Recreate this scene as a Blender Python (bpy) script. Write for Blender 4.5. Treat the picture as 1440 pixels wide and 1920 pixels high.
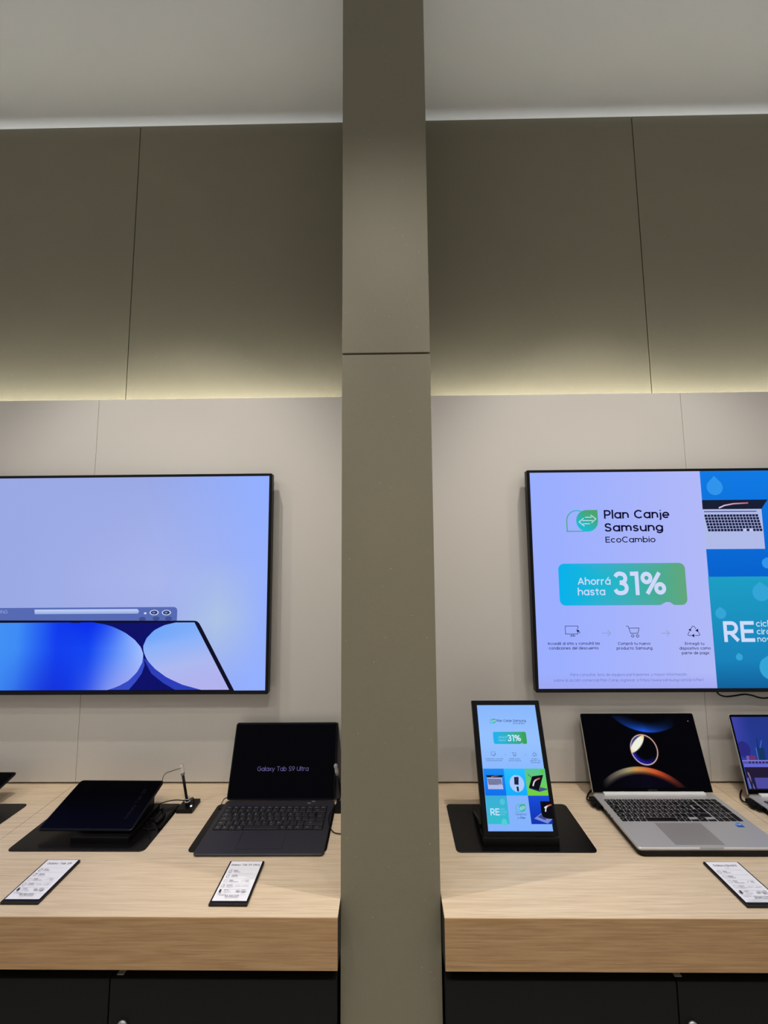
import bpy, bmesh, math, random
import numpy as np
from mathutils import Matrix, Vector
from mathutils.geometry import tessellate_polygon

for o in list(bpy.data.objects):
    bpy.data.objects.remove(o)
scene = bpy.context.scene
COL = scene.collection
random.seed(7)
CZ = 1.63                       # eye height
# ------------------------------------------------------------------ camera
cam_d = bpy.data.cameras.new('camera')
cam_d.sensor_fit = 'HORIZONTAL'
cam_d.sensor_width = 36.0
cam_d.lens = 755.67 / 1440 * 36.0
cam_d.clip_start = 0.02
cam = bpy.data.objects.new('camera', cam_d)
COL.objects.link(cam)
PITCH, YAW, ROLL = 0.09677, -0.01189, -0.00759
fwd = Vector((math.sin(YAW) * math.cos(PITCH), math.cos(YAW) * math.cos(PITCH), math.sin(PITCH)))
rgt = Vector((math.cos(YAW), -math.sin(YAW), 0))
up = rgt.cross(fwd)
r2 = rgt * math.cos(ROLL) + up * math.sin(ROLL)
u2 = up * math.cos(ROLL) - rgt * math.sin(ROLL)
cam.matrix_world = Matrix(((r2.x, u2.x, -fwd.x, 0), (r2.y, u2.y, -fwd.y, 0), (r2.z, u2.z, -fwd.z, CZ), (0, 0, 0, 1)))
scene.camera = cam
# ------------------------------------------------------------------ light
scene.view_settings.view_transform = 'Standard'
scene.view_settings.look = 'None'
scene.view_settings.exposure = 0.0
scene.view_settings.gamma = 1.0
scene.view_settings.use_curve_mapping = False
world = bpy.data.worlds.new('world')
scene.world = world
world.use_nodes = True
bg = world.node_tree.nodes['Background']
bg.inputs[0].default_value = (0.97, 1.0, 1.0, 1)
bg.inputs[1].default_value = 0.26

def spot(x, y, tx, ty, tz, watts, size=78, blend=0.5, radius=0.010, col=(1.0, 0.965, 0.91)):
    d = bpy.data.lights.new('ceiling_spot', 'SPOT')
    d.energy = watts
    d.spot_size = math.radians(size)
    d.spot_blend = blend
    d.shadow_soft_size = radius
    d.color = col
    o = bpy.data.objects.new('ceiling_spot', d)
    COL.objects.link(o)
    o.location = (x, y, 3.26)
    o.rotation_euler = (Vector((tx, ty, tz)) - Vector(o.location)).to_track_quat('-Z', 'Y').to_euler()

POWER = dict(row1=62, row2=33, row3=24, row4=12, column_fill=44, strip=280, bounce_fill=80)   # watts
for s in (-1, 1):
    spot(0.74 * s, 0.76, 0.74 * s, 0.98, 0.9, POWER['row1'], 70)
    spot(2.00 * s, 0.12, 0.95 * s, 1.10, 0.9, POWER['row2'], 58)
    spot(0.95 * s, -0.35, 0.70 * s, 1.05, 0.9, POWER['row3'], 56)
    spot(2.30 * s, -0.95, 0.60 * s, 1.20, 1.0, POWER['row4'], 50)
    # the strip hidden in the gap behind the light panels, washing the dark wall
    d = bpy.data.lights.new('strip_light', 'AREA')
    d.shape = 'RECTANGLE'
    d.size = 2.7
    d.size_y = 0.012
    d.energy = POWER['strip']
    d.color = (0.96, 0.99, 1.0)
    o = bpy.data.objects.new('strip_light', d)
    COL.objects.link(o)
    o.location = (1.475 * s, 1.3945, 1.985)
    o.rotation_euler = (math.pi / 2, 0, 0)
spot(0.0, -0.25, 0.0, 0.95, 1.25, POWER['column_fill'], 71, 0.7)  # added spot with no known fixture, brightens the column front
# unseen fill light added behind the viewer to lift floor and ceiling by bounce
d = bpy.data.lights.new('bounce_fill_light', 'AREA')
d.shape = 'RECTANGLE'
d.size, d.size_y, d.energy = 6.0, 3.0, POWER['bounce_fill']
d.spread = math.radians(110)
d.color = (1.0, 0.98, 0.95)
o = bpy.data.objects.new('bounce_fill_light', d)
COL.objects.link(o)
o.location = (0, -2.6, 3.27)

# ------------------------------------------------------------------ materials
def lin(c):
    return tuple(((v / 255) / 12.92 if v / 255 <= 0.04045 else ((v / 255 + 0.055) / 1.055) ** 2.4) for v in c)

def new_mat(name, base=(128, 128, 128), rough=0.5, metal=0.0, spec=0.5):
    m = bpy.data.materials.new(name)
    m.use_nodes = True
    b = m.node_tree.nodes['Principled BSDF']
    b.inputs['Base Color'].default_value = (*lin(base), 1)
    b.inputs['Roughness'].default_value = rough
    b.inputs['Metallic'].default_value = metal
    b.inputs['Specular IOR Level'].default_value = spec
    return m

def N(m, kind, **kw):
    n = m.node_tree.nodes.new(kind)
    for k, v in kw.items():
        if k in n.inputs.keys():
            n.inputs[k].default_value = v
        else:
            setattr(n, k, v)
    return n

def L(m, a, b):
    m.node_tree.links.new(a, b)

def painted(name, base, rough, var=0.06, bump=0.35, scale=700, speck=True):
    """rolled wall paint: faint mottling, orange-peel bump, the odd pale speck"""
    m = new_mat(name, base, rough)
    b = m.node_tree.nodes['Principled BSDF']
    geo = N(m, 'ShaderNodeNewGeometry')
    n1 = N(m, 'ShaderNodeTexNoise', Scale=3.0, Detail=5.0)
    L(m, geo.outputs['Position'], n1.inputs['Vector'])
    ramp = N(m, 'ShaderNodeMapRange')
    ramp.inputs['To Min'].default_value = 1 - var
    ramp.inputs['To Max'].default_value = 1 + var
    L(m, n1.outputs[0], ramp.inputs['Value'])
    mx = N(m, 'ShaderNodeMix', data_type='RGBA', blend_type='MULTIPLY')
    mx.inputs[0].default_value = 1.0
    mx.inputs[6].default_value = (*lin(base), 1)
    L(m, ramp.outputs[0], mx.inputs[7])
    out = mx.outputs[2]
    if speck:
        vo = N(m, 'ShaderNodeTexVoronoi', Scale=42.0)
        L(m, geo.outputs['Position'], vo.inputs['Vector'])
        lt = N(m, 'ShaderNodeMath', operation='LESS_THAN')
        lt.inputs[1].default_value = 0.045
        L(m, vo.outputs['Distance'], lt.inputs[0])
        m2 = N(m, 'ShaderNodeMix', data_type='RGBA')
        m2.inputs[7].default_value = (*lin(tuple(min(255, c + 45) for c in base)), 1)
        L(m, lt.outputs[0], m2.inputs[0])
        L(m, out, m2.inputs[6])
        out = m2.outputs[2]
    L(m, out, b.inputs['Base Color'])
    n2 = N(m, 'ShaderNodeTexNoise', Scale=scale, Detail=2.0)
    L(m, geo.outputs['Position'], n2.inputs['Vector'])
    bp = N(m, 'ShaderNodeBump', Strength=bump, Distance=0.001)
    L(m, n2.outputs[0], bp.inputs['Height'])
    L(m, bp.outputs[0], b.inputs['Normal'])
    return m

def oak(name, pale, dark, rough=0.5):
    m = new_mat(name, pale, rough, spec=0.35)
    b = m.node_tree.nodes['Principled BSDF']
    geo = N(m, 'ShaderNodeNewGeometry')
    mp = N(m, 'ShaderNodeMapping')
    mp.inputs['Scale'].default_value = (4.5, 105.0, 105.0)
    L(m, geo.outputs['Position'], mp.inputs['Vector'])
    n1 = N(m, 'ShaderNodeTexNoise', Scale=1.6, Detail=7.0, Roughness=0.62, Distortion=0.25)
    L(m, mp.outputs[0], n1.inputs['Vector'])
    mp2 = N(m, 'ShaderNodeMapping')
    mp2.inputs['Scale'].default_value = (9.0, 420.0, 420.0)
    L(m, geo.outputs['Position'], mp2.inputs['Vector'])
    n2 = N(m, 'ShaderNodeTexNoise', Scale=1.0, Detail=3.0)
    L(m, mp2.outputs[0], n2.inputs['Vector'])
    r1 = N(m, 'ShaderNodeValToRGB')
    e = r1.color_ramp.elements
    e[0].position, e[0].color = 0.30, (*lin(dark), 1)
    e[1].position, e[1].color = 0.62, (*lin(pale), 1)
    L(m, n1.outputs[0], r1.inputs[0])
    r2_ = N(m, 'ShaderNodeMapRange')
    r2_.inputs['From Min'].default_value = 0.3
    r2_.inputs['From Max'].default_value = 0.55
    r2_.inputs['To Min'].default_value = 0.83
    r2_.inputs['To Max'].default_value = 1.0
    L(m, n2.outputs[0], r2_.inputs['Value'])
    mx = N(m, 'ShaderNodeMix', data_type='RGBA', blend_type='MULTIPLY')
    mx.inputs[0].default_value = 1.0
    L(m, r1.outputs[0], mx.inputs[6])
    L(m, r2_.outputs[0], mx.inputs[7])
    L(m, mx.outputs[2], b.inputs['Base Color'])
    bp = N(m, 'ShaderNodeBump', Strength=0.05, Distance=0.001)
    L(m, n2.outputs[0], bp.inputs['Height'])
    L(m, bp.outputs[0], b.inputs['Normal'])
    return m

def grained(name, base, rough, metal=0.0, spec=0.5, amount=0.05, scale=700):
    m = new_mat(name, base, rough, metal, spec)
    b = m.node_tree.nodes['Principled BSDF']
    geo = N(m, 'ShaderNodeNewGeometry')
    n = N(m, 'ShaderNodeTexNoise', Scale=scale, Detail=2.0)
    L(m, geo.outputs['Position'], n.inputs['Vector'])
    bp = N(m, 'ShaderNodeBump', Strength=amount, Distance=0.0005)
    L(m, n.outputs[0], bp.inputs['Height'])
    L(m, bp.outputs[0], b.inputs['Normal'])
    return m

def display(name, rough=0.22, spec=0.02, strength=1.0):
    m = new_mat(name, (3, 3, 4), rough, spec=spec)
    b = m.node_tree.nodes['Principled BSDF']
    a = N(m, 'ShaderNodeAttribute', attribute_name='Col')
    L(m, a.outputs['Color'], b.inputs['Emission Color'])
    b.inputs['Emission Strength'].default_value = strength
    return m

def printed(name):
    m = new_mat(name, (255, 255, 255), 0.45)
    a = N(m, 'ShaderNodeAttribute', attribute_name='Col')
    L(m, a.outputs['Color'], m.node_tree.nodes['Principled BSDF'].inputs['Base Color'])
    return m

M_OLIVE = painted('olive_paint', (121, 114, 93), 0.55)
M_PANEL = painted('grey_panel', (205, 198, 190), 0.5, var=0.02, bump=0.04, speck=False)
M_CEIL = painted('ceiling_paint', (243, 245, 245), 0.8, var=0.02, bump=0.1, speck=False)
M_FLOOR = painted('floor_tile', (200, 194, 186), 0.4, var=0.05, bump=0.02, speck=False)
M_OAK = oak('pale_oak', (218, 196, 167), (206, 181, 150))
M_OAK_EDGE = oak('brown_shaded_oak_edge', (184, 147, 104), (160, 121, 80))  # browner veneer than the top, darkened further to carry the front face's shade
M_HOLDER = grained('dark_holder', (16, 9, 9), 0.35, spec=0.3)
M_EDGE = grained('black_edge', (14, 12, 12), 0.6)
M_CAB = grained('black_laminate', (11, 9, 9), 0.55, spec=0.15)
M_STEEL = grained('brushed_steel', (190, 188, 184), 0.35, metal=0.9)
M_BEZEL = grained('black_bezel', (9, 8, 10), 0.34, spec=0.25)
M_BLACK = grained('black_plastic', (9, 8, 8), 0.42, spec=0.22)
M_MAT = grained('black_mat', (10, 9, 9), 0.26, spec=0.28, amount=0.03, scale=1500)
M_RUBBER = grained('black_rubber', (8, 7, 8), 0.6, spec=0.2)
M_SILVER = grained('silver_alloy', (186, 182, 179), 0.45, metal=0.35, amount=0.02, scale=2500)
M_SILVER2 = grained('silver_pad', (160, 154, 150), 0.38, metal=0.35, amount=0.02, scale=2500)
M_BRIGHT = grained('bright_alloy', (246, 244, 242), 0.35, metal=0.15)  # near-white base puts the hinge bar's reflected light into the colour
M_GLASSB = grained('black_glass', (3, 3, 4), 0.12, spec=0.06, amount=0.0)
M_SLATE = grained('slate_cover', (38, 36, 44), 0.5, amount=0.06, scale=1800)
M_SLATEKEY = grained('slate_key', (38, 36, 41), 0.36, amount=0.03)
M_KEY = grained('black_key', (12, 11, 14), 0.42, spec=0.25)
M_LEGEND = new_mat('key_legend', (225, 225, 228), 0.6)
M_LEGEND2 = new_mat('grey_key_legend', (170, 168, 172), 0.6)
M_BROWN = grained('dark_cover', (46, 38, 40), 0.5)
M_CLEAR = new_mat('clear_acrylic', (250, 245, 240), 0.06)
M_CLEAR.node_tree.nodes['Principled BSDF'].inputs['Transmission Weight'].default_value = 0.75
M_SCREEN = display('lit_screen')
M_TVSCREEN = display('tv_screen', rough=0.35)
M_PRINT = printed('printed_card')
M_LED = new_mat('led', (255, 255, 255), 0.3)
M_LED.node_tree.nodes['Principled BSDF'].inputs['Emission Color'].default_value = (0.55, 0.75, 1, 1)
M_LED.node_tree.nodes['Principled BSDF'].inputs['Emission Strength'].default_value = 3.0

# ------------------------------------------------------------------ builders
def _arc(cx, cy, rx, a0, a1, ry=None, n=None):
    ry = rx if ry is None else ry
    n = n or max(4, int(abs(a1 - a0) / 15))
    return [(cx + rx * math.cos(math.radians(a0 + (a1 - a0) * k / n)), cy + ry * math.sin(math.radians(a0 + (a1 - a0) * k / n))) for k in range(n + 1)]

def _curve(pts, x0, y0, w, h, sub=4):
    p = [(x0 + a * w, y0 + b * h) for a, b in pts]
    out = []
    for i in range(len(p) - 1):
        a, b, c, d = p[max(i - 1, 0)], p[i], p[i + 1], p[min(i + 2, len(p) - 1)]
        for k in range(sub):
            t = k / sub
            out.append(tuple(0.5 * (2 * b[m] + (c[m] - a[m]) * t + (2 * a[m] - 5 * b[m] + 4 * c[m] - d[m]) * t * t + (3 * b[m] - a[m] - 3 * c[m] + d[m]) * t ** 3) for m in (0, 1)))
    return out + [p[-1]]

S_ = [(.93, .80), (.78, .96), (.5, 1), (.22, .95), (.08, .76), (.2, .58), (.5, .5), (.82, .41), (.95, .22), (.8, .05), (.5, 0), (.2, .04), (.04, .2)]
T3A = [(.06, .84), (.24, .97), (.5, 1), (.8, .93), (.91, .75), (.78, .58), (.42, .54)]
T3B = [(.42, .54), (.82, .46), (.98, .27), (.85, .07), (.5, 0), (.18, .04), (.02, .19)]
B_ = _arc(.23, .23, .23, 0, 360)
BR = lambda x0, y0, y1, r: [(x0, y1)] + _arc(x0 + r, (y0 + y1) / 2, (y1 - y0) / 2, 90, -90) + [(x0, y0)]
SHOULDER = lambda r: _arc(r, .46 - r, r, 180, 0)
# letter shapes as centre lines: (advance, strokes); round shapes are fine polylines, straight ones have sharp corners
GL = {
 'a': (.46, [B_, [(.46, 0), (.46, .46)]]), 'b': (.46, [B_, [(0, 0), (0, .68)]]), 'c': (.42, [_arc(.23, .23, .23, 42, 318)]),
 'd': (.46, [B_, [(.46, 0), (.46, .68)]]), 'e': (.46, [[(.01, .22), (.455, .22)], _arc(.23, .23, .23, 0, 318)]),
 'f': (.24, [_arc(.25, .56, .13, 80, 180) + [(.12, 0)], [(0, .45), (.24, .45)]]),
 'g': (.46, [B_, [(.46, .46), (.46, .03)] + _arc(.23, .03, .23, 0, -150, .22)]),
 'h': (.42, [[(0, 0), (0, .68)], SHOULDER(.21) + [(.42, 0)]]), 'i': (.0, [[(0, 0), (0, .46)], [(0, .60), (0, .69)]]),
 'j': (.06, [[(.06, .46), (.06, -.06)] + _arc(-.06, -.06, .12, 0, -80), [(.06, .60), (.06, .69)]]),
 'k': (.38, [[(0, 0), (0, .68)], [(.36, .46), (.02, .18)], [(.13, .27), (.38, 0)]]), 'l': (.0, [[(0, 0), (0, .68)]]),
 'm': (.70, [[(0, 0), (0, .46)], _arc(.175, .285, .175, 180, 0) + [(.35, 0)], _arc(.525, .285, .175, 180, 0) + [(.70, 0)]]),
 'n': (.42, [[(0, 0), (0, .46)], SHOULDER(.21) + [(.42, 0)]]), 'o': (.46, [B_]), 'p': (.46, [B_, [(0, -.2), (0, .46)]]),
 'q': (.46, [B_, [(.46, -.2), (.46, .46)]]), 'r': (.24, [[(0, 0), (0, .46)], _arc(.2, .26, .2, 180, 75)]),
 's': (.36, [_curve(S_, 0, 0, .36, .46)]), 't': (.25, [[(.12, .62), (.12, .12)] + _arc(.24, .12, .12, 180, 270), [(0, .45), (.25, .45)]]),
 'u': (.42, [[(0, .46), (0, .21)] + _arc(.21, .21, .21, 180, 360), [(.42, 0), (.42, .46)]]),
 'v': (.42, [[(0, .46), (.21, 0)], [(.21, 0), (.42, .46)]]), 'w': (.64, [[(0, .46), (.17, 0)], [(.17, 0), (.32, .44)], [(.32, .44), (.47, 0)], [(.47, 0), (.64, .46)]]),
 'x': (.40, [[(0, .46), (.40, 0)], [(.40, .46), (0, 0)]]), 'y': (.42, [[(0, .46), (.21, 0)], [(.42, .46), (.12, -.2)]]),
 'z': (.36, [[(0, .46), (.36, .46)], [(.36, .46), (0, 0)], [(0, 0), (.36, 0)]]),
 'A': (.56, [[(0, 0), (.28, .65)], [(.28, .65), (.56, 0)], [(.1, .2), (.46, .2)]]),
 'B': (.46, [[(0, 0), (0, .65)], BR(0, .34, .65, .24), BR(0, 0, .34, .29)]), 'C': (.58, [_arc(.325, .325, .325, 44, 316)]),
 'D': (.54, [[(0, 0), (0, .65)], BR(0, 0, .65, .215)]), 'E': (.40, [[(0, 0), (0, .65)], [(0, .65), (.40, .65)], [(0, .335), (.36, .335)], [(0, 0), (.40, 0)]]),
 'F': (.38, [[(0, 0), (0, .65)], [(0, .65), (.38, .65)], [(0, .33), (.34, .33)]]), 'G': (.62, [_arc(.325, .325, .325, 44, 360), [(.65, .325), (.36, .325)]]),
 'H': (.5, [[(0, 0), (0, .65)], [(.5, 0), (.5, .65)], [(0, .335), (.5, .335)]]), 'I': (.0, [[(0, 0), (0, .65)]]),
 'J': (.30, [[(.30, .65), (.30, .17)] + _arc(.14, .17, .16, 0, -150)]), 'K': (.46, [[(0, 0), (0, .65)], [(.44, .65), (.02, .27)], [(.15, .38), (.46, 0)]]),
 'L': (.36, [[(0, 0), (0, .65)], [(0, 0), (.36, 0)]]), 'M': (.62, [[(0, 0), (0, .65)], [(0, .65), (.31, .16)], [(.31, .16), (.62, .65)], [(.62, .65), (.62, 0)]]),
 'N': (.52, [[(0, 0), (0, .65)], [(0, .65), (.52, 0)], [(.52, 0), (.52, .65)]]), 'O': (.65, [_arc(.325, .325, .325, 0, 360)]),
 'P': (.44, [[(0, 0), (0, .65)], BR(0, .27, .65, .25)]), 'Q': (.65, [_arc(.325, .325, .325, 0, 360), [(.4, .2), (.62, -.02)]]),
 'R': (.46, [[(0, 0), (0, .65)], BR(0, .28, .65, .25), [(.2, .28), (.46, 0)]]), 'S': (.46, [_curve(S_, 0, 0, .46, .65)]),
 'T': (.48, [[(.24, 0), (.24, .65)], [(0, .65), (.48, .65)]]), 'U': (.5, [[(0, .65), (0, .25)] + _arc(.25, .25, .25, 180, 360) + [(.5, .65)]]),
 'V': (.54, [[(0, .65), (.27, 0)], [(.27, 0), (.54, .65)]]), 'W': (.8, [[(0, .65), (.2, 0)], [(.2, 0), (.4, .62)], [(.4, .62), (.6, 0)], [(.6, 0), (.8, .65)]]),
 'X': (.5, [[(0, .65), (.5, 0)], [(.5, .65), (0, 0)]]), 'Y': (.5, [[(0, .65), (.25, .3)], [(.5, .65), (.25, .3)], [(.25, .3), (.25, 0)]]),
 'Z': (.46, [[(0, .65), (.46, .65)], [(.46, .65), (0, 0)], [(0, 0), (.46, 0)]]),
 '0': (.46, [_arc(.23, .325, .23, 0, 360, .325)]), '1': (.16, [[(.16, 0), (.16, .65)], [(.16, .645), (0, .645)]]),
 '2': (.42, [_arc(.21, .45, .2, 165, -25) + [(0, 0)], [(0, 0), (.43, 0)]]), '3': (.42, [_curve(T3A, 0, 0, .42, .65), _curve(T3B, 0, 0, .42, .65)]),
 '4': (.48, [[(.36, 0), (.36, .65)], [(.36, .65), (0, .17)], [(0, .17), (.48, .17)]]), '5': (.42, [[(.4, .65), (.08, .65)], [(.08, .65), (.05, .34)], _arc(.2, .21, .21, 135, -150)]),
 '6': (.44, [_arc(.22, .21, .21, 0, 360), [(.03, .28), (.3, .65)]]), '7': (.40, [[(0, .65), (.40, .65)], [(.40, .65), (.1, 0)]]),
 '8': (.42, [_arc(.21, .49, .16, 0, 360), _arc(.21, .17, .2, 0, 360, .17)]), '9': (.44, [_arc(.22, .44, .21, 0, 360), [(.41, .37), (.14, 0)]]),
 '.': (.0, [[(-.045, 0), (.045, 0)]]), ',': (.04, [[(.05, .03), (0, -.12)]]), ':': (.0, [[(-.045, 0), (.045, 0)], [(-.045, .4), (.045, .4)]]),
 '/': (.26, [[(0, -.06), (.26, .7)]]), '%': (.74, [_arc(.14, .50, .14, 0, 360), _arc(.60, .15, .14, 0, 360), [(.58, .65), (.16, 0)]]),
 '$': (.42, [_curve(S_, 0, 0, .42, .65), [(.21, -.08), (.21, .73)]]), "'": (.0, [[(0, .5), (0, .68)]]), '|': (.0, [[(0, -.1), (0, .7)]]),
 '-': (.24, [[(0, .25), (.24, .25)]]), '+': (.36, [[(0, .28), (.36, .28)], [(.18, .1), (.18, .46)]]), '<': (.34, [[(.34, .5), (0, .28)], [(0, .28), (.34, .06)]]),
 '{': (.16, [[(.16, .68), (.08, .62)], [(.08, .62), (.08, .0)], [(.08, .0), (.16, -.06)], [(.0, .31), (.08, .31)]]), '\u00b4': (.12, [[(0, .54), (.12, .68)]]),
 '\u00bf': (.34, [_arc(.18, .06, .17, 70, 340), [(.2, .24), (.2, .32)], [(.2, .44), (.2, .52)]]), ' ': (.16, []),
}
for acc, base in (('\u00e1', 'a'), ('\u00e9', 'e'), ('\u00f3', 'o'), ('\u00ed', 'i')):
    GL[acc] = (GL[base][0], [s_ for s_ in GL[base][1] if not (base == 'i' and s_[0][1] > 0.5)] + [[(GL[base][0] / 2 - .03, .57), (GL[base][0] / 2 + .10, .70)]])
GL['\u00d1'] = (GL['N'][0], GL['N'][1] + [[(.14, .78), (.38, .78)]])
GL['\u00f1'] = (GL['n'][0], GL['n'][1] + [[(.10, .60), (.32, .60)]])

FONT_CACHE = {}
CAP = 0.65
def ribbon(p, w):
    """quads of a stroke; fine bends are mitred, sharp joints overlap"""
    n = len(p)
    closed = n > 3 and abs(p[0][0] - p[-1][0]) + abs(p[0][1] - p[-1][1]) < 1e-6
    v, f = [], []
    for i in range(n):
        a, b = (p[i - 1] if i else (p[n - 2] if closed else p[0])), (p[i + 1] if i < n - 1 else (p[1] if closed else p[-1]))
        dx, dy = b[0] - a[0], b[1] - a[1]
        l = math.hypot(dx, dy) or 1
        ox, oy = -dy / l * w / 2, dx / l * w / 2
        v += [(p[i][0] + ox, p[i][1] + oy), (p[i][0] - ox, p[i][1] - oy)]
    for i in range(n - 1):
        f.append((2 * i + 1, 2 * i + 3, 2 * i + 2, 2 * i))
    return v, f

def glyphs(s, weight=0.0, res=3):
    """flat outline (x, y) and faces of a line of geometric lettering, capitals 0.65 + stroke tall"""
    key = (s, weight)
    if key not in FONT_CACHE:
        w = 0.078 + 2.0 * weight
        gap = 0.16 + 0.5 * weight + 0.5 * (w - 0.078)
        x, V, F = 0.0, [], []
        for ch in s:
            adv, st = GL.get(ch, GL['-'])
            for p in st:
                q = list(p)
                if len(q) == 2:      # square the ends of straight strokes
                    dx, dy = q[1][0] - q[0][0], q[1][1] - q[0][1]
                    l = math.hypot(dx, dy)
                    e = w * 0.5 if (abs(dx) < 1e-6 or abs(dy) < 1e-6) else w * 0.25
                    if l > 0.1:
                        q = [(q[0][0] - dx / l * e, q[0][1] - dy / l * e), (q[1][0] + dx / l * e, q[1][1] + dy / l * e)]
                v, f = ribbon(q, w)
                b = len(V)
                V += [(x + a[0] + w / 2, a[1] + w / 2) for a in v]
                F += [tuple(b + i for i in t) for t in f]
            x += adv + gap
        FONT_CACHE[key] = (V, F)
    return FONT_CACHE[key]

def fit_text(s, x0, x1, y, cap=None, weight=0.0, res=3):
    v, f = glyphs(s, weight, res)
    a, b = min(p[0] for p in v), max(p[0] for p in v)
    sx = (x1 - x0) / (b - a)
    sy = sx if cap is None else cap / (CAP + 0.078 + 2.0 * weight)
    return [(x0 + (p[0] - a) * sx, y + p[1] * sy) for p in v], f

class MB:
    """collects shapes into one mesh; M maps local to object space"""
    def __init__(self, M=None):
        self.bm = bmesh.new()
        self.M = M or Matrix()
        self.mi = 0
    def _add(self, verts, faces, smooth=False):
        vs = [self.bm.verts.new(self.M @ Vector(v)) for v in verts]
        for f in faces:
            try:
                fc = self.bm.faces.new([vs[i] for i in f])
                fc.material_index = self.mi
                fc.smooth = smooth
            except ValueError:
                pass
        return vs
    def box(self, x0, x1, y0, y1, z0, z1, bev=0.0):
        if bev <= 0:
            v = [(x, y, z) for x in (x0, x1) for y in (y0, y1) for z in (z0, z1)]
            self._add(v, [(0, 1, 3, 2), (4, 6, 7, 5), (0, 4, 5, 1), (2, 3, 7, 6), (0, 2, 6, 4), (1, 5, 7, 3)])
            return self
        t = bmesh.new()
        bmesh.ops.create_cube(t, size=1)
        for q in t.verts:
            q.co = ((x0 + x1) / 2 + q.co.x * (x1 - x0), (y0 + y1) / 2 + q.co.y * (y1 - y0), (z0 + z1) / 2 + q.co.z * (z1 - z0))
        bmesh.ops.bevel(t, geom=t.edges[:] , offset=bev, segments=2, profile=0.5, affect='EDGES')
        t.verts.index_update()
        self._add([q.co[:] for q in t.verts], [[q.index for q in f.verts] for f in t.faces])
        t.free()
        return self
    def prism(self, pts, z0, z1, bev=0.0):
        """outline (counter-clockwise x, y) raised from z0 to z1 with an optional rim chamfer"""
        n = len(pts)
        if bev > 0:
            c = np.mean(np.array(pts), axis=0)
            d = [(p[0] - c[0], p[1] - c[1]) for p in pts]
            hx, hy = max(abs(a[0]) for a in d), max(abs(a[1]) for a in d)
            ins = [(c[0] + a[0] * (1 - bev / hx), c[1] + a[1] * (1 - bev / hy)) for a in d]
            rings = [[(p[0], p[1], z0) for p in ins], [(p[0], p[1], z0 + bev) for p in pts],
                     [(p[0], p[1], z1 - bev) for p in pts], [(p[0], p[1], z1) for p in ins]]
        else:
            rings = [[(p[0], p[1], z0) for p in pts], [(p[0], p[1], z1) for p in pts]]
        v = [p for r in rings for p in r]
        f = [list(range(n))[::-1], [n * (len(rings) - 1) + i for i in range(n)]]
        for k in range(len(rings) - 1):
            for i in range(n):
                j = (i + 1) % n
                f.append((k * n + i, k * n + j, (k + 1) * n + j, (k + 1) * n + i))
        self._add(v, f)
        return self
    def tube(self, pts, r, seg=10, cap=True, smooth_path=True):
        p = [Vector(q) for q in pts]
        if smooth_path and len(p) > 2:
            out = []
            for i in range(len(p) - 1):
                a, b, c, d = p[max(i - 1, 0)], p[i], p[i + 1], p[min(i + 2, len(p) - 1)]
                for k in range(8):
                    t = k / 8
                    out.append(0.5 * ((2 * b) + (c - a) * t + (2 * a - 5 * b + 4 * c - d) * t * t + (3 * b - a - 3 * c + d) * t ** 3))
            p = out + [p[-1]]
        rr = r if isinstance(r, (list, tuple)) else [r] * len(p)
        v, f = [], []
        prev = None
        for i, q in enumerate(p):
            t = (p[min(i + 1, len(p) - 1)] - p[max(i - 1, 0)]).normalized()
            if prev is None:
                a = t.orthogonal().normalized()
            else:
                a = (prev - t * prev.dot(t)).normalized()
            prev = a
            b = t.cross(a)
            for k in range(seg):
                w = 2 * math.pi * k / seg
                v.append(tuple(q + (a * math.cos(w) + b * math.sin(w)) * rr[i]))
        for i in range(len(p) - 1):
            for k in range(seg):
                j = (k + 1) % seg
                f.append((i * seg + k, i * seg + j, (i + 1) * seg + j, (i + 1) * seg + k))
        if cap:
            f.append(list(range(seg))[::-1])
            f.append([(len(p) - 1) * seg + k for k in range(seg)])
        self._add(v, f, True)
        return self
    def text(self, s, x0, x1, y, z, cap=None, weight=0.0):
        v, f = fit_text(s, x0, x1, y, cap, weight, 2)
        self._add([(p[0], p[1], z) for p in v], f)
        return self
    def build(self, name, mats, parent=None, loc=None):
        me = bpy.data.meshes.new(name)
        bmesh.ops.recalc_face_normals(self.bm, faces=[f for f in self.bm.faces if f.calc_area() > 0 and len(f.verts) > 3 or True])
        self.bm.to_mesh(me)
        self.bm.free()
        for m in (mats if isinstance(mats, (list, tuple)) else [mats]):
            me.materials.append(m)
        o = bpy.data.objects.new(name, me)
        COL.objects.link(o)
        if parent:
            o.parent = parent
        if loc:
            o.location = loc
        return o

def rrect(x0, x1, y0, y1, r, n=6, only=None):
    """rounded rectangle outline; only = set of corners (bl, br, tr, tl) to round"""
    pts = []
    for key, cx, cy, a0 in (('bl', x0 + r, y0 + r, 180), ('br', x1 - r, y0 + r, 270), ('tr', x1 - r, y1 - r, 0), ('tl', x0 + r, y1 - r, 90)):
        if only is not None and key not in only:
            pts.append({'bl': (x0, y0), 'br': (x1, y0), 'tr': (x1, y1), 'tl': (x0, y1)}[key])
            continue
        for k in range(n + 1):
            a = math.radians(a0 + 90 * k / n)
            pts.append((cx + r * math.cos(a), cy + r * math.sin(a)))
    return pts

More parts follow.
